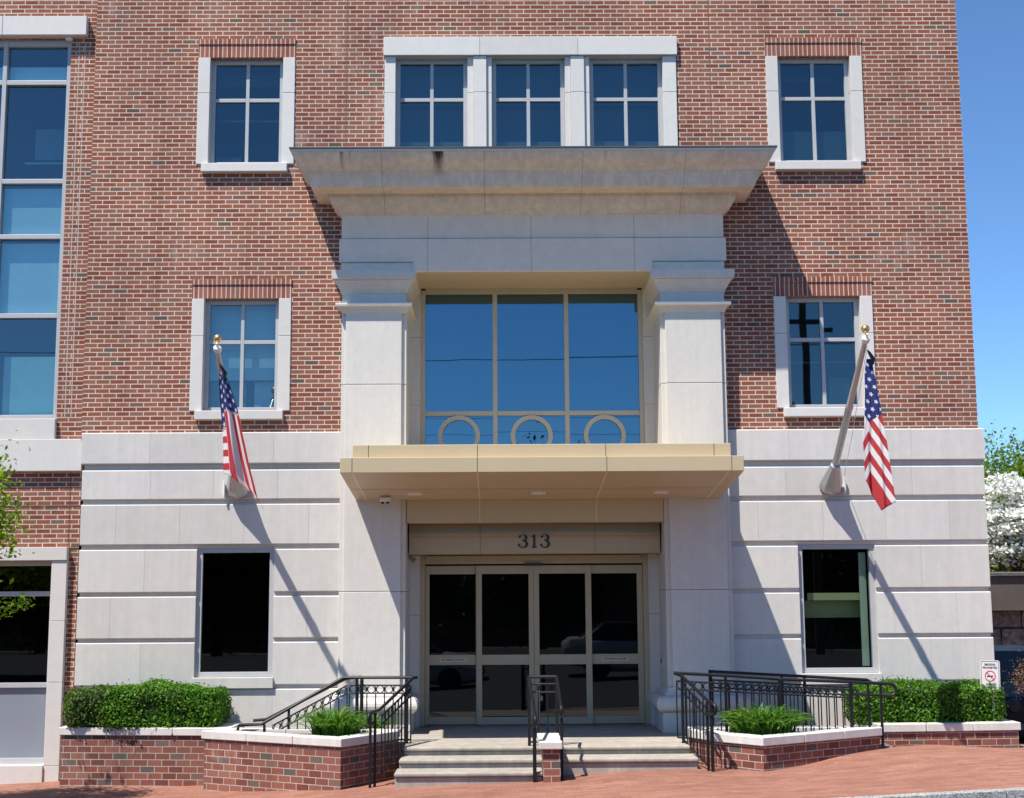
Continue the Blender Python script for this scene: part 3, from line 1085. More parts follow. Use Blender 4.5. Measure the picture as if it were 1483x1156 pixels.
f = MB()
f.box(-9.6, -6.722, -.01, .2, 2.672, 2.862)
f.build('stone_header', M['trim'], BLD, bevel=.006)
f = MB()
for z0, z1 in ((-.2, .95), (.954, 1.81), (1.814, 2.67)):
    f.box(-6.94, -6.722, .01, .25, z0, z1)
f.box(-6.94, -6.722, .01, .25, -.9, -.204)
f.build('stone_jamb', M['trim'], BLD, bevel=.005)
f = MB()
f.box(-9.6, -6.944, -.02, .25, -.9, -.19)
f.build('sill', M['trim'], BLD, bevel=.006)
f = MB()
for zb in (2.20, .905):
    f.box(-9.6, -6.945, .19, .27, zb - .035, zb + .035)
f.box(-7.0, -6.942, .185, .27, -.19, 2.67)
f.box(-8.6, -8.54, .185, .27, -.19, 2.67)
f.box(-9.6, -7.0, .19, .27, 2.60, 2.67)
f.box(-9.6, -7.0, .19, .27, -.19, -.11)
sfw = f.build('shop_window', M['alu'], BLD, bevel=.004)
p = MB()
for u0, u1 in ((-8.54, -7.0), (-9.6, -8.6)):
    pane_boxes(p, u0, u1, .94, 2.165, .235)
    pane_boxes(p, u0, u1, 2.235, 2.60, .235)
p.build('pane', M['gl_low'], sfw)
p = MB()
p.box(-9.6, -7.0, .23, .245, -.11, .87)
p.build('lower_panel', M['greypanel'], sfw)

# ------------------------------------------------------------------ steps and landing
ST = thing('entrance_steps', (0, -1.5, -.2), 'pale worn concrete steps and landing leading up to the sliding doors', 'steps')
m = MB()
m.box(-2.75, 2.5, -1.42, .60, -.7, .2319)
m.box(-1.74, 1.90, -2.05, -1.42, .182, .2321)
m.box(-1.735, 1.895, -2.018, -1.42, -.7, .181)
m.build('landing', M['step'], ST, bevel=.02, segs=3)
for x0, x1, y0, y1, z in ((-1.765, 1.94, -2.50, -2.019, .129), (-1.79, .0, -2.94, -2.469, .026)):
    m = MB()
    m.box(x0, x1, y0, y1, z - .05, z)
    m.box(x0 + .005, x1 - .005, y0 + .032, y1, -.7, z - .051)
    m.build('step', M['step'], ST, bevel=.018, segs=3)
m = MB()
for k in range(4):
    m.box(-2.755 - .30 * (k + 1), -2.755 - .30 * k - .002, -1.30, -.20, -.7, .232 - .125 * (k + 1))
m.build('side_step', M['step'], ST, bevel=.015)
m = MB()
m.add([(2.502, -1.58, -.6), (4.6, -1.58, -.6), (4.6, -.70, -.6), (2.502, -.70, -.6), (2.502, -1.58, .228), (4.6, -1.58, .155), (4.6, -.70, .155), (2.502, -.70, .228)],
      [(3, 2, 1, 0), (4, 5, 6, 7), (0, 1, 5, 4), (1, 2, 6, 5), (2, 3, 7, 6), (3, 0, 4, 7)])
m.build('ramp', M['step'], ST)

# ------------------------------------------------------------------ planters


def offset_poly(P, d):
    """offset a counter-clockwise polygon outward by d (list or number)"""
    n = len(P)
    out = []
    ds = d if isinstance(d, (list, tuple)) else [d] * n
    for i in range(n):
        p0, p1, p2 = Vector(P[i - 1]), Vector(P[i]), Vector(P[(i + 1) % n])
        e1, e2 = (p1 - p0).normalized(), (p2 - p1).normalized()
        n1, n2 = Vector((e1.y, -e1.x)), Vector((e2.y, -e2.x))
        d1, d2 = ds[i - 1], ds[i]
        a = p1 + n1 * d1
        b = p1 + n2 * d2
        cr = e1.x * e2.y - e1.y * e2.x
        if abs(cr) < 1e-4:
            out.append(tuple(a))
            continue
        w = b - a
        tt = (w.x * e2.y - w.y * e2.x) / cr
        out.append(tuple(a + e1 * tt))
    return out


def planter(name, poly, ztop, label, joints=True, thick=.105):
    """poly: outline of the coping, counter-clockwise"""
    cx = sum(p[0] for p in poly) / len(poly)
    cy = sum(p[1] for p in poly) / len(poly)
    T = thing(name, (cx, cy, gz(cx, cy)), label, 'planter', None)
    brick = offset_poly(poly, -.03)
    inner = offset_poly(poly, -.20)
    mb = MB()
    n = len(poly)
    zb = min(gz(*p) for p in poly) - .15
    zt = ztop - thick
    vs = [(x, y, zb) for x, y in brick] + [(x, y, zt) for x, y in brick] + [(x, y, zt) for x, y in inner] + [(x, y, zb) for x, y in inner]
    fs = []
    for i in range(n):
        j = (i + 1) % n
        fs += [(i, j, n + j, n + i), (n + i, n + j, 2 * n + j, 2 * n + i), (2 * n + i, 2 * n + j, 3 * n + j, 3 * n + i)]
    mb.add(vs, fs)
    mb.build('brick_wall', M['planter_brick'], T)
    cp = MB()
    cin = offset_poly(poly, -.235)
    for i in range(n):
        j = (i + 1) % n
        L = (Vector(poly[j]) - Vector(poly[i])).length
        k = max(1, round(L / .72))
        for a in range(k):
            t0, t1 = a / k, (a + 1) / k
            g = .004 / L
            t0 += g if a else 0
            t1 -= g if a < k - 1 else 0
            o0, o1 = Vector(poly[i]).lerp(Vector(poly[j]), t0), Vector(poly[i]).lerp(Vector(poly[j]), t1)
            i0, i1 = Vector(cin[i]).lerp(Vector(cin[j]), t0), Vector(cin[i]).lerp(Vector(cin[j]), t1)
            cp.prism([tuple(o0), tuple(o1), tuple(i1), tuple(i0)], zt + .002, ztop)
    cp.build('coping', M['coping'], T, bevel=.008)
    so = MB()
    so.add([(x, y, ztop - .05) for x, y in offset_poly(poly, -.21)], [tuple(range(n))])
    so.build('soil', M['soil'], T)
    return T


ZC = .405
planter('brick_planter', [(-6.54, -.642), (-4.15, -.932), (-4.15, -.10), (-6.54, -.10)], ZC - .02, 'low brick planter against the stone wall under the left window, holding the trimmed hedge')
planter('brick_planter', [(-4.425, -1.47), (-2.458, -2.665), (-1.83, -1.70), (-1.83, -1.40), (-4.05, -1.05)], ZC, 'brick planter left of the entrance steps with white coping and a clump of lilies')
planter('brick_planter', [(1.93, -1.80), (2.199, -2.346), (2.671, -2.893), (4.442, -1.698), (4.44, -1.40), (1.93, -1.40)], ZC, 'wedge shaped brick planter right of the entrance steps full of grassy lilies')
planter('brick_planter', [(4.50, -1.30), (6.457, -1.141), (6.457, -.10), (4.50, -.10)], ZC, 'low brick planter at the right corner of the building holding a hedge and sign')

# centre pier
PR = thing('brick_pier', (.1, -2.5, -.1), 'small brick pier with white sloping stone cap in the middle of the steps', 'pier')
m = MB()
m.box(.0, .205, -3.05, -2.02, -.5, .302)
m.build('brick_shaft', M['planter_brick'], PR)
m = MB()
m.box(-.045, .232, -3.10, -2.0, .304, .395)
m.build('cap', M['coping'], PR, bevel=.012)

# ------------------------------------------------------------------ railings


def rail_panel(mb, A, B, drop=.80, band=(.10, .205), spacing=.108, r=.009, circles=True, ends=(0.0, 0.0)):
    A, B = Vector(A), Vector(B)
    d = B - A
    n = max(2, int(round(Vector((d.x, d.y, 0)).length / spacing)))
    up = Vector((0, 0, 1))
    for k in band:
        mb.tube([A - up * k, B - up * k], .011, 6)
    mb.tube([A - up * drop, B - up * drop], .012, 6)
    for i in range(n + 1):
        p = A + d * (i / n)
        mb.tube([p - up * band[1], p - up * drop], r, 6)
        mb.tube([p - up * band[0], p - up * band[1]], r * .7, 6)
        if circles and i < n:
            c = A + d * ((i + .5) / n) - up * (band[0] + band[1]) / 2
            rr = (band[1] - band[0]) / 2 - .004
            e = d.normalized()
            mb.tube([c + (e * math.cos(2 * math.pi * k / 14) + up * math.sin(2 * math.pi * k / 14)) * rr for k in range(14)], .0075, 5, closed=True)


def railing(name, loc, label, handrails, panels, posts, hr=.021):
    T = thing(name, loc, label, 'railing')
    for h in handrails:
        mb = MB()
        mb.tube(h, hr, 8)
        mb.build('handrail', M['black'], T, smooth=True)
    mb = MB()
    for a in panels:
        rail_panel(mb, *a[:2], **(a[2] if len(a) > 2 else {}))
    if panels:
        mb.build('baluster_panel', M['black'], T, smooth=True)
    for (x, y, z0, z1, w) in posts:
        mb = MB()
        mb.box(x - w, x + w, y - w, y + w, z0, z1)
        mb.box(x - w * 1.35, x + w * 1.35, y - w * 1.35, y + w * 1.35, z0, z0 + .03)
        mb.build('newel_post', M['black'], T, bevel=.003)
    return T


def arc(c, r, a0, a1, n, ax='x'):
    out = []
    for i in range(n + 1):
        a = math.radians(a0 + (a1 - a0) * i / n)
        out.append((c[0] + r * math.cos(a), c[1], c[2] + r * math.sin(a)))
    return out


def loop_end(p, d, r=.07):
    """the rail turns down and back under itself: p end point, d horizontal direction"""
    d = Vector((d[0], d[1], 0)).normalized()
    p = Vector(p)
    out = []
    for i in range(1, 9):
        a = math.pi * i / 8
        out.append(tuple(p + d * (r * math.sin(a)) + Vector((0, 0, -r * (1 - math.cos(a))))))
    out.append(tuple(p - d * .11 + Vector((0, 0, -2 * r))))
    return out


# left flight
A, B = Vector((-1.66, -1.45, 1.062)), Vector((-2.01, -2.50, .735))
dd = B - A
e1 = (-2.10, -2.70, .715)
railing('stair_railing', (-1.9, -2.0, .0), 'black iron stair railing sloping down beside the left planter with ringed frieze',
        [[tuple(A + Vector((.05, .05, .004))), tuple(A), tuple(B), e1] + loop_end(e1, (-.3, -1), .065)],
        [(tuple(A + dd * .06), tuple(A + dd * .93), dict(drop=.80))],
        [(-1.745, -1.47, .22, 1.05, .018), (-2.055, -2.56, -.25, .74, .016), (-2.105, -2.64, -.25, .72, .016)])
lv0, lv1 = Vector((-2.578, -1.42, 1.073)), Vector((-1.66, -1.42, 1.067))
sl1 = Vector((-3.66, -1.35, .472))
railing('ramp_railing', (-2.9, -1.4, -.1), 'black iron railing dropping to the left behind the left planter, with level landing section',
        [[tuple(sl1 + Vector((-.31, 0, -.07))), tuple(sl1 + Vector((-.29, 0, -.01))), tuple(sl1), tuple(lv0), tuple(lv1)],
         [(-3.93, -.42, .44), (-3.75, -.42, .455), (-2.66, -.36, 1.0), (-2.45, -.36, 1.02)]],
        [(tuple(lv0 + Vector((.08, 0, 0))), tuple(lv1 - Vector((.03, 0, 0))), dict(drop=.80)), (tuple(lv0 + Vector((.05, 0, 0))), tuple(lv0 + (sl1 - lv0) * .86), dict(drop=.80))],
        [(-2.40, -1.42, .05, 1.07, .018), (-2.335, -1.42, .05, 1.05, .022), (-3.30, -1.36, -.4, .66, .016), (-3.62, -1.35, -.45, .47, .016)])
# centre
railing('centre_railing', (.03, -2.4, -.1), 'pair of black handrails flanking the brick pier in the middle of the steps',
        [[(-.141, -1.95, 1.095), (.214, -1.95, 1.095)],
         [(-.141, -1.95, 1.092), (-.141, -2.02, 1.075), (-.092, -2.93, .70), (-.09, -2.98, .69)] + loop_end((-.09, -2.98, .69), (0, -1), .065),
         [(.214, -1.95, 1.092), (.214, -2.02, 1.075), (.226, -2.82, .815), (.226, -2.92, .805)] + loop_end((.226, -2.92, .805), (0, -1), .065)],
        [((-.141, -1.95, 1.08), (.214, -1.95, 1.08), dict(drop=.80, band=(.075, .18), spacing=.118)),
         ],
        [(-.141, -1.96, .2, 1.09, .019), (.214, -1.96, .2, 1.09, .019), (-.10, -2.97, -.25, .70, .022), (.230, -2.90, -.2, .80, .018)])
# right flight
A, B = Vector((1.846, -1.75, 1.085)), Vector((2.05, -2.62, .83))
dd = B - A
e1 = (2.085, -2.78, .805)
railing('stair_railing', (1.95, -2.2, .0), 'black iron stair railing sloping down beside the right planter to a curled handrail end',
        [[tuple(A + Vector((-.09, .02, .03))), tuple(A), tuple(B), e1] + loop_end(e1, (.6, -1), .065)],
        [(tuple(A + dd * .05), tuple(A + dd * .94), dict(drop=.80))],
        [(1.85, -1.76, .2, 1.08, .018), (2.035, -2.66, -.1, .82, .016), (2.075, -2.74, -.1, .81, .02)])
f0, f1, f2 = Vector((1.75, -1.72, 1.118)), Vector((2.466, -1.72, 1.078)), Vector((4.50, -1.66, .962))
railing('ramp_railing', (3.1, -1.68, .1), 'long black iron railing with ringed frieze along the back of the right planter',
        [[tuple(f0), tuple(f1), (3.129, -1.70, 1.030), tuple(f2), (4.58, -1.66, .956)] + [(4.58 + .075 * math.sin(math.pi * i / 8), -1.66, .956 - .075 * (1 - math.cos(math.pi * i / 8))) for i in range(1, 9)] + [(4.05, -1.66, .832)]],
        [(tuple(f0 + Vector((.03, 0, 0))), tuple(f1), dict(drop=.82)), (tuple(f1), (4.16, -1.66, .98), dict(drop=.72))],
        [(2.42, -1.72, .2, 1.08, .018), (3.13, -1.70, .2, 1.03, .022), (4.06, -1.665, .15, .985, .020), (4.29, -1.665, .12, .97, .014), (4.455, -1.66, .10, .965, .016)])
b0, b1 = Vector((2.345, -.75, 1.085)), Vector((4.52, -.75, .955))
railing('ramp_railing', (3.4, -.75, .1), 'rear black iron railing along the stone wall, below the right ground floor window',
        [[tuple(b0), tuple(b1), (4.60, -.75, .91), (4.62, -.75, .86)]],
        [((2.40, -.75, 1.07), (4.3, -.75, .955), dict(drop=.74))],
        [(2.37, -.75, .15, 1.08, .024), (3.35, -.75, .15, 1.02, .018), (3.66, -.75, .15, 1.0, .018), (4.3, -.75, .1, .96, .018)])

# ------------------------------------------------------------------ flagpoles and flags


def flag_mat(name, dark=1.0):
    t = NT(name)
    uv = t.n('ShaderNodeUVMap')
    uv.uv_map = 'flag'
    s, tt, _ = t.xyz(uv.outputs[0])
    k = t.math('FLOOR', tt)                              # stripe number, 0..12
    odd = t.math('FLOORED_MODULO', k, 2.0)
    c = t.mix(odd, (.62, .07, .08), (.86, .85, .84))
    can_ = t.math('MULTIPLY', t.math('LESS_THAN', s, .4), t.math('LESS_THAN', tt, 7.0))
    # staggered stars
    cu = t.math('MULTIPLY', s, 15.0)
    cv = t.math('MULTIPLY', tt, .72)
    ro = t.math('FLOOR', cv)
    cu2 = t.math('ADD', cu, t.math('MULTIPLY', t.math('FLOORED_MODULO', ro, 2.0), .5))
    du = t.math('SUBTRACT', t.math('FRACT', cu2), .5)
    dv = t.math('SUBTRACT', t.math('FRACT', cv), .5)
    rad = t.math('SQRT', t.math('ADD', t.math('MULTIPLY', du, du), t.math('MULTIPLY', dv, dv)))
    ang = t.math('ARCTAN2', du, dv)
    rim = t.math('ADD', .20, t.math('MULTIPLY', t.math('COSINE', t.math('MULTIPLY', ang, 5.0)), .075))
    star = t.math('LESS_THAN', rad, rim)
    cc = t.mix(star, (.045, .06, .23), (.86, .86, .86))
    c = t.mix(can_, c, cc)
    wv = t.n('ShaderNodeTexCoord').outputs['Object']
    fine = t.noise(wv, 160.0, 2.0)
    p = t.principled(c, .75, spec=.2, normal=t.bump(fine, .001))
    tl = t.n('ShaderNodeBsdfTranslucent')
    t.l(c, tl.inputs[0])
    mx = t.n('ShaderNodeMixShader')
    mx.inputs[0].default_value = .45
    t.l(p, mx.inputs[1])
    t.l(tl.outputs[0], mx.inputs[2])
    return t.done(mx.outputs[0])


PXM = .0089


def flag_mesh(origin, rows, uvf, folds, seed, label):
    """rows: (lz, left, right, leftdrop, rightdrop) hang lines in lengths of PXM from the hoist corner"""
    nu = 44
    sub = 8
    rws = []
    for (a, b) in zip(rows[:-1], rows[1:]):
        for k in range(sub):
            f = k / sub
            f = f
            rws.append([a[i] + (b[i] - a[i]) * f for i in range(3)])
    rws.append(list(rows[-1][:3]))
    zmax = rows[-1][0]
    vs, uvs, fs = [], [], []
    for (lz, l, r) in rws:
        for i in range(nu + 1):
            u = i / nu
            lx = l + (r - l) * u
            depth = folds(u, lz / zmax)
            # rows slope with the hem
            vs.append((origin[0] + lx * PXM, origin[1] + depth, origin[2] - (lz + rows_slant(u, lz, zmax, label)) * PXM))
            uvs.append(uvf(lx, lz + rows_slant(u, lz, zmax, label), u))
    n = nu + 1
    for j in range(len(rws) - 1):
        for i in range(nu):
            fs.append((j * n + i, (j + 1) * n + i, (j + 1) * n + i + 1, j * n + i + 1))
    me = bpy.data.meshes.new('flag')
    me.from_pydata([tuple(Vector(p) - Vector(origin)) for p in vs], [], fs)
    uvl = me.uv_layers.new(name='flag')
    for lp in me.loops:
        uvl.data[lp.index].uv = uvs[lp.vertex_index]
    for p in me.polygons:
        p.use_smooth = True
    me.materials.append(FLAG)
    o = bpy.data.objects.new('flag', me)
    COL.objects.link(o)
    o.location = origin
    so = o.modifiers.new('thickness', 'SOLIDIFY')
    so.thickness = .003
    WL[o.name] = tuple(origin)
    return tag(o, label, 'flag', 'flags hanging from the flagpoles')


def rows_slant(u, lz, zmax, label):
    f = (lz / zmax) ** 2
    if 'pale' in label:
        # pointed hem: low in the middle right
        h = (u * 1.9 if u < .52 else .99 - (u - .52) * .55)
        return f * 46 * (h - .4)
    h = u ** 1.5
    return f * 54 * h


FLAG = flag_mat('flag_cloth')


def uv_right(lx, lz, u):
    # origin at hoist corner; fly runs down and to the right
    if lx < -6 and lz > 100:
        lx = -12 - lx
    s = (lx * .47 + lz * .88) / 200
    t_ = 7 + ((lx + 5) * -.88 + (lz - 94) * .47) / 6.8
    return (max(s, 0), min(max(t_, 0.01), 12.99))


def uv_left(lx, lz, u):
    if lz < 55 + lx * .25 or (u < .22 and lz < 84):
        return (max(0.0, min(.39, lz / 210)), max(.05, min(6.9, 6.9 - u * 5.5)))
    if u < .22:
        return (.6, 20.5 + (lz - 80) / 10.0)
    k = 0 if u < .42 else 1 if u < .63 else 2 if u < .75 else 3 if u < .86 else 4
    return (.6, 20.5 + k)


def pole(x0, xt, yt, zt, label):
    T = thing('flagpole', (x0, -.06, 3.75), label, 'flagpole', 'wall mounted flagpoles')
    b, tip = Vector((x0, -.06, 3.66)), Vector((xt, yt, zt))
    d = (tip - b).normalized()
    mb = MB()
    c = b + d * .0
    # octagonal cast foot flaring out to the wall
    mb.lathe([(.02, -.02), (.165, .0), (.165, .10), (.135, .20), (.085, .40), (.075, .42), (.075, .47), (.06, .48)], tuple(c + Vector((0, -.02, 0))), 8, axis=d)
    mb.build('bracket', M['alu_pole'], T, bevel=.006, recalc=True)
    mb = MB()
    mb.lathe([(.15, -.02), (.15, .03), (.10, .05)], (x0, -.075, 3.69), 8, axis=(0, -1, 0))
    mb.build('wall_plate', M['alu_pole'], T, recalc=True)
    mb = MB()
    L = (tip - b).length
    mb.lathe([(.050, .42), (.050, L * .56), (.055, L * .562), (.055, L * .575), (.045, L * .58), (.034, L - .08), (.034, L)], tuple(b), 16, axis=d)
    mb.build('pole', M['alu_pole'], T, smooth=True, recalc=True)
    mb = MB()
    mb.lathe([(.0, .0), (.052, .005), (.056, .03), (.05, .07), (.02, .09), (.012, .10), (.012, .14)], tuple(tip - d * .03), 14, axis=d)
    mb.build('truck', M['white'], T, smooth=True, recalc=True)
    mb = MB()
    c = tip + Vector((0, 0, .13)) + d * .02
    mb.lathe([(.055 * math.sin(math.pi * k / 12), -.055 * math.cos(math.pi * k / 12)) for k in range(13)], tuple(c), 18)
    mb.lathe([(.008, -.11), (.008, -.05)], tuple(c), 8)
    mb.build('finial', M['gold'], T, smooth=True, recalc=True)
    mb = MB()
    sx = -1 if x0 < 0 else 1
    mb.tube([tuple(tip - d * .05 + Vector((.03, 0, -.05))), tuple(b + d * 1.2 + Vector((.10, 0, -.13))), tuple(b + d * .55 + Vector((.13, 0, -.1))), (x0 + sx * .2, -.10, 3.74)], .004, 5)
    mb.build('halyard', M['white'], T)
    mb = MB()
    mb.box(x0 + sx * .2 - .02, x0 + sx * .2 + .02, -.11, -.06, 3.62, 3.74)
    mb.box(x0 + sx * .2 - .012, x0 + sx * .2 + .012, -.135, -.10, 3.55, 3.80)
    mb.build('cleat', M['white'], T, bevel=.004)
    return T


pole(-4.27, -4.20, -2.1, 5.355, 'aluminium flagpole slanting out above the left ground floor window, gold ball on its tip')
pole(4.28, 4.255, -2.4, 5.385, 'aluminium flagpole slanting out above the right ground floor window, gold ball on its tip')


def folds_r(u, v):
    a = -.16 * max(0, u - .27) if u > .27 else .10 * (u - .27)
    return a * (v ** .6) + .018 * math.sin(u * 13 + v * 4) * v + .008 * math.sin(u * 27 + v * 7) * v - .05 * v


def folds_l(u, v):
    return .09 * math.sin(u * 8.5 + .3 + v * 1.5) * (v ** .6) + .028 * math.sin(u * 19 + v * 4) * v - .05 * v


fr = flag_mesh((4.326, -2.25, 5.161),
               [(0, -3, 4), (20, -7, 6), (50, -8, 10), (80, -10, 13), (105, -12, 16), (120, -15, 18), (180, -15, 23), (196, -15, 25)], uv_right, folds_r, 1,
               'pale stars and stripes flag hanging limp from the right flagpole, red stripes facing out')
fl_ = flag_mesh((-4.18, -1.95, 5.069),
                [(0, -3, 5), (20, -2, 14), (50, 0, 26), (80, 3, 35), (110, 5, 46), (140, 6, 60), (150, 7, 70)], uv_left, folds_l, 2,
                'stars and stripes flag hanging twisted from the left flagpole, tapering to a low right corner')
# the black snap cover where each flag is tied
for (x, y, z, nm) in ((4.335, -2.25, 5.16, 'right'), (-4.174, -1.95, 5.063, 'left')):
    mb = MB()
    mb.tube([(x - .02, y, z + .12), (x, y - .01, z + .08), (x + .05, y, z + .0), (x + .03, y, z - .06), (x, y, z - .1)], [.008, .02, .03, .03, .012], 8)
    o = mb.build('snap_cover', M['numeral'], fr if nm == 'right' else fl_, smooth=True)

# ------------------------------------------------------------------ security cameras
T = thing('security_camera', (-2.11, -.60, soffz(-.6)), 'white dome security camera under the canopy soffit above the left pilaster', 'camera')
mb = MB()
mb.lathe([(.0, 0.0), (.075, 0.0), (.08, -.02), (.075, -.055), (.05, -.06)], (-2.11, -.6, soffz(-.6) - .02), 20)
mb.lathe([(.02, .02), (.02, -.01)], (-2.11, -.6, soffz(-.6) - .01), 12)
mb.build('housing', M['white'], T, smooth=True, recalc=True)
mb = MB()
for dx in (-.035, .035):
    mb.lathe([(.025 * math.sin(math.pi * k / 8), -.025 * math.cos(math.pi * k / 8)) for k in range(9)], (-2.11 + dx, -.62, soffz(-.6) - .085), 12)
mb.build('lens', M['numeral'], T, smooth=True, recalc=True)
T = thing('security_camera', (-1.80, .3, 2.66), 'small dark bracket camera on the stone jamb beside the left door', 'camera')
mb = MB()
mb.tube([(-1.845, .30, 2.70), (-1.79, .28, 2.69), (-1.76, .24, 2.66)], .014, 8)
mb.build('arm', M['bronze'], T, smooth=True)
mb = MB()
mb.lathe([(.0, -.06), (.035, -.06), (.035, .05), (.04, .055), (.04, .08), (0, .08)], (-1.77, .26, 2.655), 14, axis=(.5, -.5, -.35))
mb.build('body', M['bronze'], T, smooth=True, recalc=True)
T = thing('door_button', (1.83, .3, 1.2), 'small metal push plate on the stone jamb right of the doors', 'push plate')
mb = MB()
mb.box(1.822, 1.846, .22, .32, 1.10, 1.25)
mb.build('plate', M['alu'], T, bevel=.004)
mb = MB()
mb.lathe([(.0, .012), (.03, .010), (.034, .0)], (1.822, .27, 1.18), 14, axis=(-1, 0, 0))
mb.build('button', M['numeral'], T, recalc=True)

# ------------------------------------------------------------------ foliage


def leaves_mesh(P, N, size, rng, aspect=.55, curl=.15):
    """one small folded leaf per point; N gives the rough facing"""
    n = len(P)
    P = np.asarray(P)
    rv = rng.normal(size=(n, 3))
    nn = np.asarray(N) + rv * .75
    nn /= np.linalg.norm(nn, axis=1)[:, None] + 1e-9
    a = np.cross(nn, rng.normal(size=(n, 3)))
    a /= np.linalg.norm(a, axis=1)[:, None] + 1e-9
    b = np.cross(nn, a)
    s = size * rng.uniform(.6, 1.25, n)[:, None]
    A = a * s
    B = b * s * aspect
    v = np.stack([P - A, P + B * .9 - A * .1 + nn * s * curl, P + A, P - B * .9 - A * .1 + nn * s * curl], 1).reshape(-1, 3)
    idx = np.arange(n)[:, None] * 4
    f = np.concatenate([np.concatenate([idx, idx + 1, idx + 2], 1), np.concatenate([idx, idx + 2, idx + 3], 1)], 0)
    return v, f


def leaf_obj(name, V, F, mat, parent):
    base = np.array(WL[parent.name])
    me = bpy.data.meshes.new(name)
    V = V - base
    me.vertices.add(len(V))
    me.vertices.foreach_set('co', V.astype(np.float32).ravel())
    me.loops.add(len(F) * 3)
    me.loops.foreach_set('vertex_index', F.astype(np.int32).ravel())
    me.polygons.add(len(F))
    me.polygons.foreach_set('loop_start', np.arange(0, len(F) * 3, 3, dtype=np.int32))
    me.materials.append(mat)
    me.update(calc_edges=True)
    me.validate()
    o = bpy.data.objects.new(name, me)
    COL.objects.link(o)
    o.parent = parent
    WL[o.name] = WL[parent.name]
    return o


def lumps(P, rng_seed, k=1.0):
    q = np.asarray(P) * k
    s = rng_seed
    return (np.sin(q[:, 0] * 5.1 + s) * np.cos(q[:, 2] * 6.3 + s * 2) + np.sin(q[:, 0] * 11.7 + q[:, 1] * 7.0 + s) * .6 + np.cos(q[:, 2] * 13.0 + q[:, 0] * 4 + s) * .5) / 2


def hedge(name, c, h, n, size, mat, label, seed, gaps=.0):
    """box-like clipped shrub: c centre, h half sizes"""
    T = thing(name, (c[0], c[1], c[2] - h[2]), label, 'hedge')
    rng = np.random.default_rng(seed)
    pts, nor = [], []
    c = np.array(c)
    h = np.array(h)
    q = rng.uniform(-1, 1, (n * 6, 3))
    e = (np.abs(q) ** 8).sum(1) ** (1 / 8)              # superellipsoid radius
    keep = (e < 1.0) & (e > .60) & (rng.uniform(size=len(q)) < (e ** 3))
    q = q[keep][:n]
    e = (np.abs(q) ** 8).sum(1) ** (1 / 8)
    g = np.sign(q) * np.abs(q) ** 5
    g /= np.linalg.norm(g, axis=1)[:, None] + 1e-9
    P = c + q * h
    P += g * (.075 * lumps(P, seed))[:, None] * (e > .7)[:, None]
    # stray shoots
    m = rng.uniform(size=len(P)) < .05
    P[m] += g[m] * rng.uniform(.02, .07, m.sum())[:, None]
    V, F = leaves_mesh(P, g * .9 + np.array([0, 0, .25]), size, rng)
    leaf_obj('foliage', V, F, mat, T)
    core = MB()
    rings = []
    for j in range(9):
        ph = -math.pi / 2 + math.pi * j / 8
        rings.append([tuple(c + h * .78 * np.array([(math.copysign(abs(math.cos(ph)) ** .45, 1)) * math.copysign(abs(math.cos(2 * math.pi * k / 20)) ** .45, math.cos(2 * math.pi * k / 20)),
                                                    (abs(math.cos(ph)) ** .45) * math.copysign(abs(math.sin(2 * math.pi * k / 20)) ** .45, math.sin(2 * math.pi * k / 20)),
                                                    math.copysign(abs(math.sin(ph)) ** .45, math.sin(ph))])) for k in range(20)])
    core.loft(rings)
    core.build('shade_core', plain(name + '_shade_core', (.016, .026, .010), .95, var=.4, scale=25), T, recalc=True)  # solid filler coloured dark to stand for the shade inside the foliage
    st = MB()
    for k in range(max(2, int(h[0] * 4))):
        x = c[0] - h[0] * .8 + 1.6 * h[0] * (k + .5) / max(2, int(h[0] * 4))
        st.tube([(x, c[1], c[2] - h[2] - .08), (x + rng.uniform(-.05, .05), c[1], c[2] - h[2] * .3)], [.02, .012], 6)
    st.build('stem', M['bark'], T)
    return T


hedge('hedge', (-5.13, -.47, .645), (.82, .34, .295), 17000, .025, M['leaf_hedge'], 'bright green clipped hedge in the planter under the left ground floor window', 3)
hedge('shrub', (-6.10, -.45, .615), (.36, .31, .265), 6500, .024, M['leaf_brown'], 'slightly browned lower shrub at the left end of the left hedge', 5)
hedge('hedge', (5.33, -.68, .63), (1.02, .36, .275), 20000, .025, M['leaf_hedge'], 'green hedge in the planter under the right flagpole shadow beside the sign', 11)


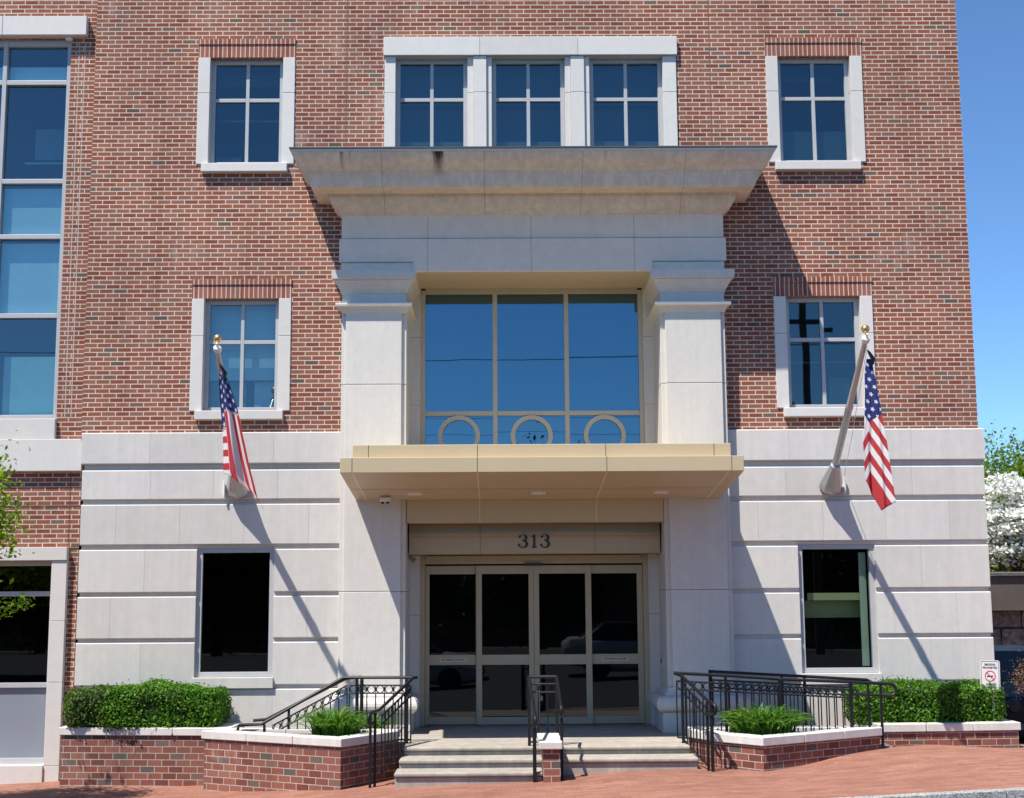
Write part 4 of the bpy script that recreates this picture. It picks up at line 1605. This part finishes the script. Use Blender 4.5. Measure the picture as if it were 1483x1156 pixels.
def lily(c, rx, ry, hgt, n, label, seed, spread=.28):
    T = thing('daylily_clump', (c[0], c[1], c[2]), label, 'plant')
    rng = random.Random(seed)
    mb = MB()
    for i in range(n):
        a = rng.uniform(0, 2 * math.pi)
        rr = math.sqrt(rng.random())
        bx, by = c[0] + rx * .8 * rr * math.cos(a), c[1] + ry * .8 * rr * math.sin(a)
        th = rng.uniform(0, 2 * math.pi)
        if rng.random() < .72:
            th = math.atan2(by - c[1], bx - c[0]) + rng.gauss(0, .7)
        L = rng.uniform(.7, 1.1) * hgt * (1.25 - .45 * rr)
        out = rng.uniform(.35, 1.6) * spread
        w = rng.uniform(.009, .017)
        sd = Vector((-math.sin(th), math.cos(th), 0))
        pts = []
        for k in range(7):
            s = k / 6
            z = L * (1.75 * s - 1.0 * s * s * (.75 + out))
            x = out * (s ** 1.5)
            pts.append(Vector((bx + math.cos(th) * x, by + math.sin(th) * x, c[2] + max(z, .0 + .02 * s))))
        vs, fs = [], []
        for k, p in enumerate(pts):
            s = k / 6
            ww = w * (1 - s ** 2.2) + .001
            vs += [p + sd * ww + Vector((0, 0, ww * .3)), p - Vector((0, 0, ww * .4)), p - sd * ww + Vector((0, 0, ww * .3))]
        for k in range(6):
            o = k * 3
            fs += [(o, o + 3, o + 4, o + 1), (o + 1, o + 4, o + 5, o + 2)]
        mb.add(vs, fs)
    mb.build('leaves', M['leaf_lily'], T, smooth=True)
    return T


lily((-2.62, -1.88, .36), .36, .24, .40, 240, 'arching green lily clump in the left planter beside the stairs', 1)
lily((2.82, -2.12, .36), .50, .24, .42, 340, 'wide clump of arching grassy lilies in the right planter', 2)
lily((-2.26, -.55, .24), .12, .10, .34, 70, 'small pale lily clump behind the left landing railing', 3)


def tree(name, base, height, crown_c, crown_r, nclus, per, lsize, mat, label, seed, trunk_r=.12, flat=1.0, blossoms=None, cl_r=.35, lean=(0, 0), cat='tree', group=None, shell=.45):
    T = thing(name, base, label, cat, group)
    rng = np.random.default_rng(seed)
    base = np.array(base, float)
    cc = np.array(crown_c, float)
    cr = np.array(crown_r, float)
    q = rng.normal(size=(nclus, 3))
    q /= np.linalg.norm(q, axis=1)[:, None]
    q *= (shell + (1 - shell) * rng.uniform(size=(nclus, 1)) ** .6)
    q *= rng.uniform(.78, 1.12, (nclus, 1))
    C = cc + q * cr
    P = np.repeat(C, per, 0) + rng.normal(size=(nclus * per, 3)) * np.array([cl_r, cl_r, cl_r * flat])
    N = np.repeat(q, per, 0) * .5 + np.array([0, 0, .5])
    V, F = leaves_mesh(P, N, lsize, rng)
    leaf_obj('crown', V, F, mat, T)
    if blossoms:
        nb, bs = blossoms
        sel = rng.integers(0, nclus, nb)
        PB = C[sel] + rng.normal(size=(nb, 3)) * np.array([cl_r, cl_r, cl_r * flat * .7]) * .95 + np.array([0, 0, .05])
        Vb, Fb = leaves_mesh(PB, np.tile([0, -.2, 1.0], (nb, 1)), bs, rng, .9, .05)
        leaf_obj('blossom', Vb, Fb, M['blossom'], T)
    tk = MB()
    top = np.array([cc[0] + lean[0], cc[1] + lean[1], cc[2] + cr[2] * .35])
    tk.tube([tuple(base - np.array([0, 0, .1])), tuple(base * .65 + top * .35 + rng.normal(size=3) * .06), tuple(base * .3 + top * .7), tuple(top)], [trunk_r, trunk_r * .8, trunk_r * .55, trunk_r * .2], 9)
    for k in range(0, nclus, max(1, nclus // 26)):
        s = rng.uniform(.45, .9)
        p0 = base * (1 - s) + top * s
        p2 = C[k]
        p1 = (p0 + p2) / 2 + np.array([0, 0, .12 * np.linalg.norm(p2 - p0)])
        tk.tube([tuple(p0), tuple(p1), tuple(p2)], [trunk_r * .28, trunk_r * .17, trunk_r * .05], 5)
    tk.build('trunk', M['bark'], T, smooth=True)
    return T


# street tree at the left edge, its twigs reach into the picture
T = tree('street_tree', (-8.15, -3.4, gz(-8.15, -3.4)), 5, (-7.70, -3.45, 3.0), (1.38, 1.3, 1.0), 170, 90, .042, M['leaf_tree'], 'young street tree with bright green leaves at the left edge', 21, .07, cl_r=.15)
rng = np.random.default_rng(5)
bp = [np.array([-6.9, -3.5, 1.93]), np.array([-6.45, -3.5, 2.0]), np.array([-6.22, -3.5, 2.06]), np.array([-6.04, -3.5, 2.10])]
mb = MB()
mb.tube([(-7.8, -3.45, 1.9)] + [tuple(p) for p in bp], [.02, .014, .01, .007, .003], 6)
mb.build('branch', M['bark'], T, smooth=True)
PP = np.concatenate([bp[i] + (bp[i + 1] - bp[i]) * rng.uniform(size=(90 - i * 20, 1)) for i in range(3)])
PP = PP + rng.normal(size=PP.shape) * np.array([.03, .06, .055])
V, F = leaves_mesh(PP, np.tile([0, -.2, .9], (len(PP), 1)), .036, rng)
leaf_obj('twig_leaves', V, F, M['leaf_tree'], T)

# behind the right corner
tree('tree', (17.2, 28, -.4), 9, (17.0, 28, 4.6), (3.1, 2.6, 2.6), 200, 210, .08, M['leaf_far'], 'green leafed tree behind the white blossoming dogwood', 31, .2, cl_r=.5)
tree('dogwood', (13.1, 16.5, -.4), 6, (13.0, 16.5, 3.85), (1.85, 1.5, 1.3), 90, 22, .07, M['leaf_far'], 'white blossoming dogwood behind the low shed roof', 32, .1, flat=.28, blossoms=(11000, .07), cl_r=.34, shell=.15)
tree('small_maple', (6.98, -.2, gz(7, -.2)), 1.2, (7.0, -.2, .93), (.32, .25, .24), 40, 26, .022, M['leaf_red'], 'small bare stemmed maple with reddish leaves at the right edge', 33, .022, cl_r=.07)

# opposite side of the street, seen in the glass
for k, (x, y, s) in enumerate(((-22, -45, 1.0), (-14, -47, 1.1), (-6.5, -46, .95), (1.5, -48, 1.1), (9, -45, .95), (17, -47, 1.1), (25, -46, 1.0))):
    if k == 0:
        proto = tree('row_tree', (x, y, -.5), 9, (x, y, 4.3), (4.4, 3.0, 3.7), 190, 110, .15, M['leaf_dark'], 'dark street tree across the road', 40, .25, cl_r=.7, group='trees across the road')
    else:
        o = proto.copy()
        COL.objects.link(o)
        o.location = (x, y, -.5)
        o.scale = (s, s, s)
        o.rotation_euler = (0, 0, k * 1.3)
        for ch in proto.children:
            c2 = ch.copy()
            c2.parent = o
            COL.objects.link(c2)
T = thing('row_building', (0, -62, -.5), 'long low brick building across the road', 'building')
mb = MB()
mb.box(-70, 70, -72, -60, -1.0, 6.0)
mb.box(-70.2, 70.2, -72.2, -59.8, 6.01, 6.4)
mb.build('wall', M['brick'], T)
for k in range(16):
    mb = MB()
    mb.box(-60 + 8 * k, -58.4 + 8 * k, -59.99, -59.9, 1.0, 3.0)
    mb.build('window', M['numeral'], T)
T = thing('utility_pole', (9.8, -26, -.3), 'tall wooden utility pole across the road with wires', 'pole')
mb = MB()
mb.lathe([(.16, 0), (.12, 12.4)], (9.8, -26, -.4), 12)
mb.box(8.7, 10.9, -26.12, -25.98, 11.2, 11.34)
mb.build('post', M['bark'], T, smooth=False)
mb = MB()
for x, z in ((8.8, 11.4), (9.5, 11.4), (10.8, 11.4), (9.8, 9.2), (9.8, 8.6)):
    mb.tube([(x + (t_ - .5) * 90, -26 + (t_ - .5) * 9, z - .9 + 3.6 * (t_ - .5) ** 2) for t_ in [i / 12 for i in range(13)]], .007, 5)
mb.build('wire', M['numeral'], T)

# ------------------------------------------------------------------ sign by the right hedge
T = thing('no_smoking_sign', (6.18, -.93, .38), 'white no smoking sign on a post at the right end of the hedge', 'sign')
mb = MB()
mb.box(6.165, 6.195, -.93, -.90, .3, 1.12)
mb.build('post', M['white'], T, bevel=.003)
cx, cz, yb = 6.148, 1.008, -.945
w2, h2, rr = .135, .208, .03


def rrect(w2, h2, rr, y):
    out = []
    for (sx, sz, a0) in ((1, 1, 0), (-1, 1, 90), (-1, -1, 180), (1, -1, 270)):
        for k in range(6):
            a = math.radians(a0 + 90 * k / 5)
            out.append((sx * (w2 - rr) + rr * math.cos(a), y, sz * (h2 - rr) + rr * math.sin(a)))
    return out


rot = Matrix.Rotation(math.radians(1.5), 3, 'Y')


def sg(p):
    v = rot @ Vector(p)
    return (cx + v.x, yb + v.y, cz + v.z)


mb = MB()
mb.loft([[sg(p) for p in rrect(w2, h2, rr, y)] for y in (0, .006)])
pan = mb.build('panel', M['white'], T, recalc=True)
mb = MB()
o_, i_ = rrect(w2 - .012, h2 - .012, rr * .7, -.001), rrect(w2 - .018, h2 - .018, rr * .6, -.001)
n = len(o_)
mb.add([sg(p) for p in o_] + [sg(p) for p in i_], [(k, (k + 1) % n, n + (k + 1) % n, n + k) for k in range(n)])
for (body, z, wd, sz) in (('SMOKING', .150, .150, .040), ('PROHIBITED', .108, .200, .036), ('IN THIS', -.115, .120, .036), ('AREA', -.155, .085, .036)):
    tm = text_mesh(body, sz, None, 'lettering', (0, 0, 0), None, wd, .02)
    mb.add([sg((p[0], -.0015 - .0003, p[2] + z)) for p in tm.v], tm.f)
mb.box(cx - .045, cx + .040, yb - .0018, yb - .0008, cz - .012, cz + .004)
mb.build('lettering', M['numeral'], pan)
mb = MB()
ring = lambda r, y: [sg((r * math.cos(2 * math.pi * k / 32), y, -.003 + r * math.sin(2 * math.pi * k / 32))) for k in range(32)]
mb.add(ring(.074, -.0022) + ring(.062, -.0022), [(k, (k + 1) % 32, 32 + (k + 1) % 32, 32 + k) for k in range(32)])
mb.add([sg(p) for p in ((-.050, -.0026, .040), (-.042, -.0026, .048), (.050, -.0026, -.046), (.042, -.0026, -.054))], [(3, 2, 1, 0)])
mb.build('prohibition_ring', M['red'], pan)

# ------------------------------------------------------------------ shed and car behind the right corner
T = thing('shed', (13.5, 13.5, -.4), 'low weathered shed with dark brown fascia behind the right corner of the building', 'shed')
mb = MB()
mb.box(10.0, 17.5, 12.9, 16.0, -.6, 1.75)
mb.build('wall', M['shed_wood'], T)
mb = MB()
rs = random.Random(3)
for k in range(3):
    z0 = .50 + k * .42
    for i in range(30):
        x = 10.0 + i * .25
        d = rs.uniform(0, .05)
        mb.add([(x, 12.82 - d, z0), (x + .245, 12.82 - d, z0 + rs.uniform(-.02, .02)), (x + .245 + rs.uniform(-.05, .05), 12.78 - d, z0 + .36), (x + rs.uniform(-.05, .05), 12.78 - d, z0 + .36),
                (x, 12.9, z0), (x + .245, 12.9, z0), (x + .245, 12.9, z0 + .36), (x, 12.9, z0 + .36)], [(0, 1, 2, 3), (0, 3, 7, 4), (1, 5, 6, 2), (3, 2, 6, 7), (0, 4, 5, 1)])
mb.build('shingles', plain('weathered_shingle', (.20, .195, .17), .9, var=.6, scale=9, bump=.012), T)
mb = MB()
mb.box(9.8, 17.7, 12.30, 12.42, 1.72, 2.52)
mb.box(9.8, 17.7, 12.42, 12.88, 1.76, 1.86)
mb.build('fascia', plain('brown_fascia', (.085, .072, .060), .7, var=.15, scale=3), T, bevel=.008)
mb = MB()
mb.add([(9.7, 12.22, 2.525), (17.8, 12.22, 2.525), (17.8, 16.2, 2.60), (9.7, 16.2, 2.60), (9.7, 12.22, 2.59), (17.8, 12.22, 2.59), (17.8, 16.2, 2.68), (9.7, 16.2, 2.68)],
       [(3, 2, 1, 0), (4, 5, 6, 7), (0, 1, 5, 4), (1, 2, 6, 5), (2, 3, 7, 6), (3, 0, 4, 7)])
mb.build('roof', M['roofing'], T)

CX, CY = 8.38, 2.6                                        # car: nose towards the street
CZ = gz(CX, CY + 1)
T = thing('parked_car', (CX, CY + 2.2, CZ), 'dark navy car parked behind the right corner of the building', 'car')
mb = MB()
sec = [(0.0, .74, .30, .62), (.08, .86, .22, .74), (.5, .90, .18, .86), (1.25, .91, .18, .95), (3.4, .91, .18, .98), (4.2, .88, .22, .95), (4.4, .80, .32, .80)]
rings = []
for y, hw, z0, z1 in sec:
    rings.append([(CX + hw * sx, CY + y, CZ + z) for sx, z in ((-.86, z0), (-1, z0 + .12), (-1, z0 + (z1 - z0) * .72), (-.90, z1), (.90, z1), (1, z0 + (z1 - z0) * .72), (1, z0 + .12), (.86, z0))])
mb.loft(rings)
mb.build('body', M['carpaint'], T, bevel=.03, recalc=True)
mb = MB()
rings = []
for y, hw, z in ((1.15, .80, .95), (1.95, .66, 1.40), (2.3, .64, 1.46), (3.2, .64, 1.46), (3.9, .74, .97)):
    rings.append([(CX - hw, CY + y, CZ + z), (CX + hw, CY + y, CZ + z), (CX + max(hw, .8), CY + y, CZ + .93), (CX - max(hw, .8), CY + y, CZ + .93)])
mb.loft(rings)
mb.build('cabin', plain('car_glass', (.008, .010, .013), .3, spec=.3), T, bevel=.03, recalc=True)
for sx in (-1, 1):
    for y in (.85, 3.55):
        mb = MB()
        mb.lathe([(.20, -.10), (.30, -.10), (.325, -.07), (.325, .07), (.30, .10), (.20, .10)], (CX + sx * .83, CY + y, CZ + .325), 24, axis=(1, 0, 0))
        wh = mb.build('wheel', M['rubber'], T, smooth=True, recalc=True)
        mb = MB()
        mb.lathe([(.03, -.02), (.19, -.03), (.205, .085), (.18, .09), (.06, .07), (.0, .08)] if sx > 0 else [(.0, -.08), (.06, -.07), (.18, -.09), (.205, -.085), (.19, .03), (.03, .02)], (CX + sx * .83, CY + y, CZ + .325), 20, axis=(1, 0, 0))
        mb.build('rim', M['chrome'], wh, smooth=True, recalc=True)
    mb = MB()
    mb.lathe([(.0, .05), (.09, .04), (.12, .0), (.12, -.05)], (CX + sx * .63, CY + .02, CZ + .60), 16, axis=(0, -1, 0))
    mb.build('headlight', M['lens'], T, smooth=True, recalc=True)
mb = MB()
mb.box(CX - .45, CX + .45, CY - .02, CY + .05, CZ + .36, CZ + .52)
mb.build('grille', M['numeral'], T, bevel=.01)
mb = MB()
mb.box(CX - .8, CX + .8, CY - .05, CY + .10, CZ + .22, CZ + .33)
mb.build('bumper', plain('grey_bumper', (.10, .10, .10), .5), T, bevel=.02)

# two cars parked across the road, mirrored in the door and window glass
car = T
for k, (x, y, label) in enumerate(((-3.2, -17.6, 'silver car parked at the far kerb, mirrored in the left window'), (3.4, -17.8, 'silver car parked at the far kerb, mirrored in the doors'))):
    c2 = car.copy()
    COL.objects.link(c2)
    c2.location = (x, y, gz(x, -8) - .15)
    c2.rotation_euler = (0, 0, math.radians(90))
    c2['label'] = label
    c2['group'] = 'cars parked across the road'
    silver = plain('silver_paint', (.42, .43, .44), .3, spec=.5)
    for ch in car.children:
        d = ch.copy()
        COL.objects.link(d)
        d.parent = c2
        if ch.name.startswith('body'):
            d.material_slots[0].link = 'OBJECT'
            d.material_slots[0].material = silver
        for g in ch.children:
            e = g.copy()
            COL.objects.link(e)
            e.parent = d
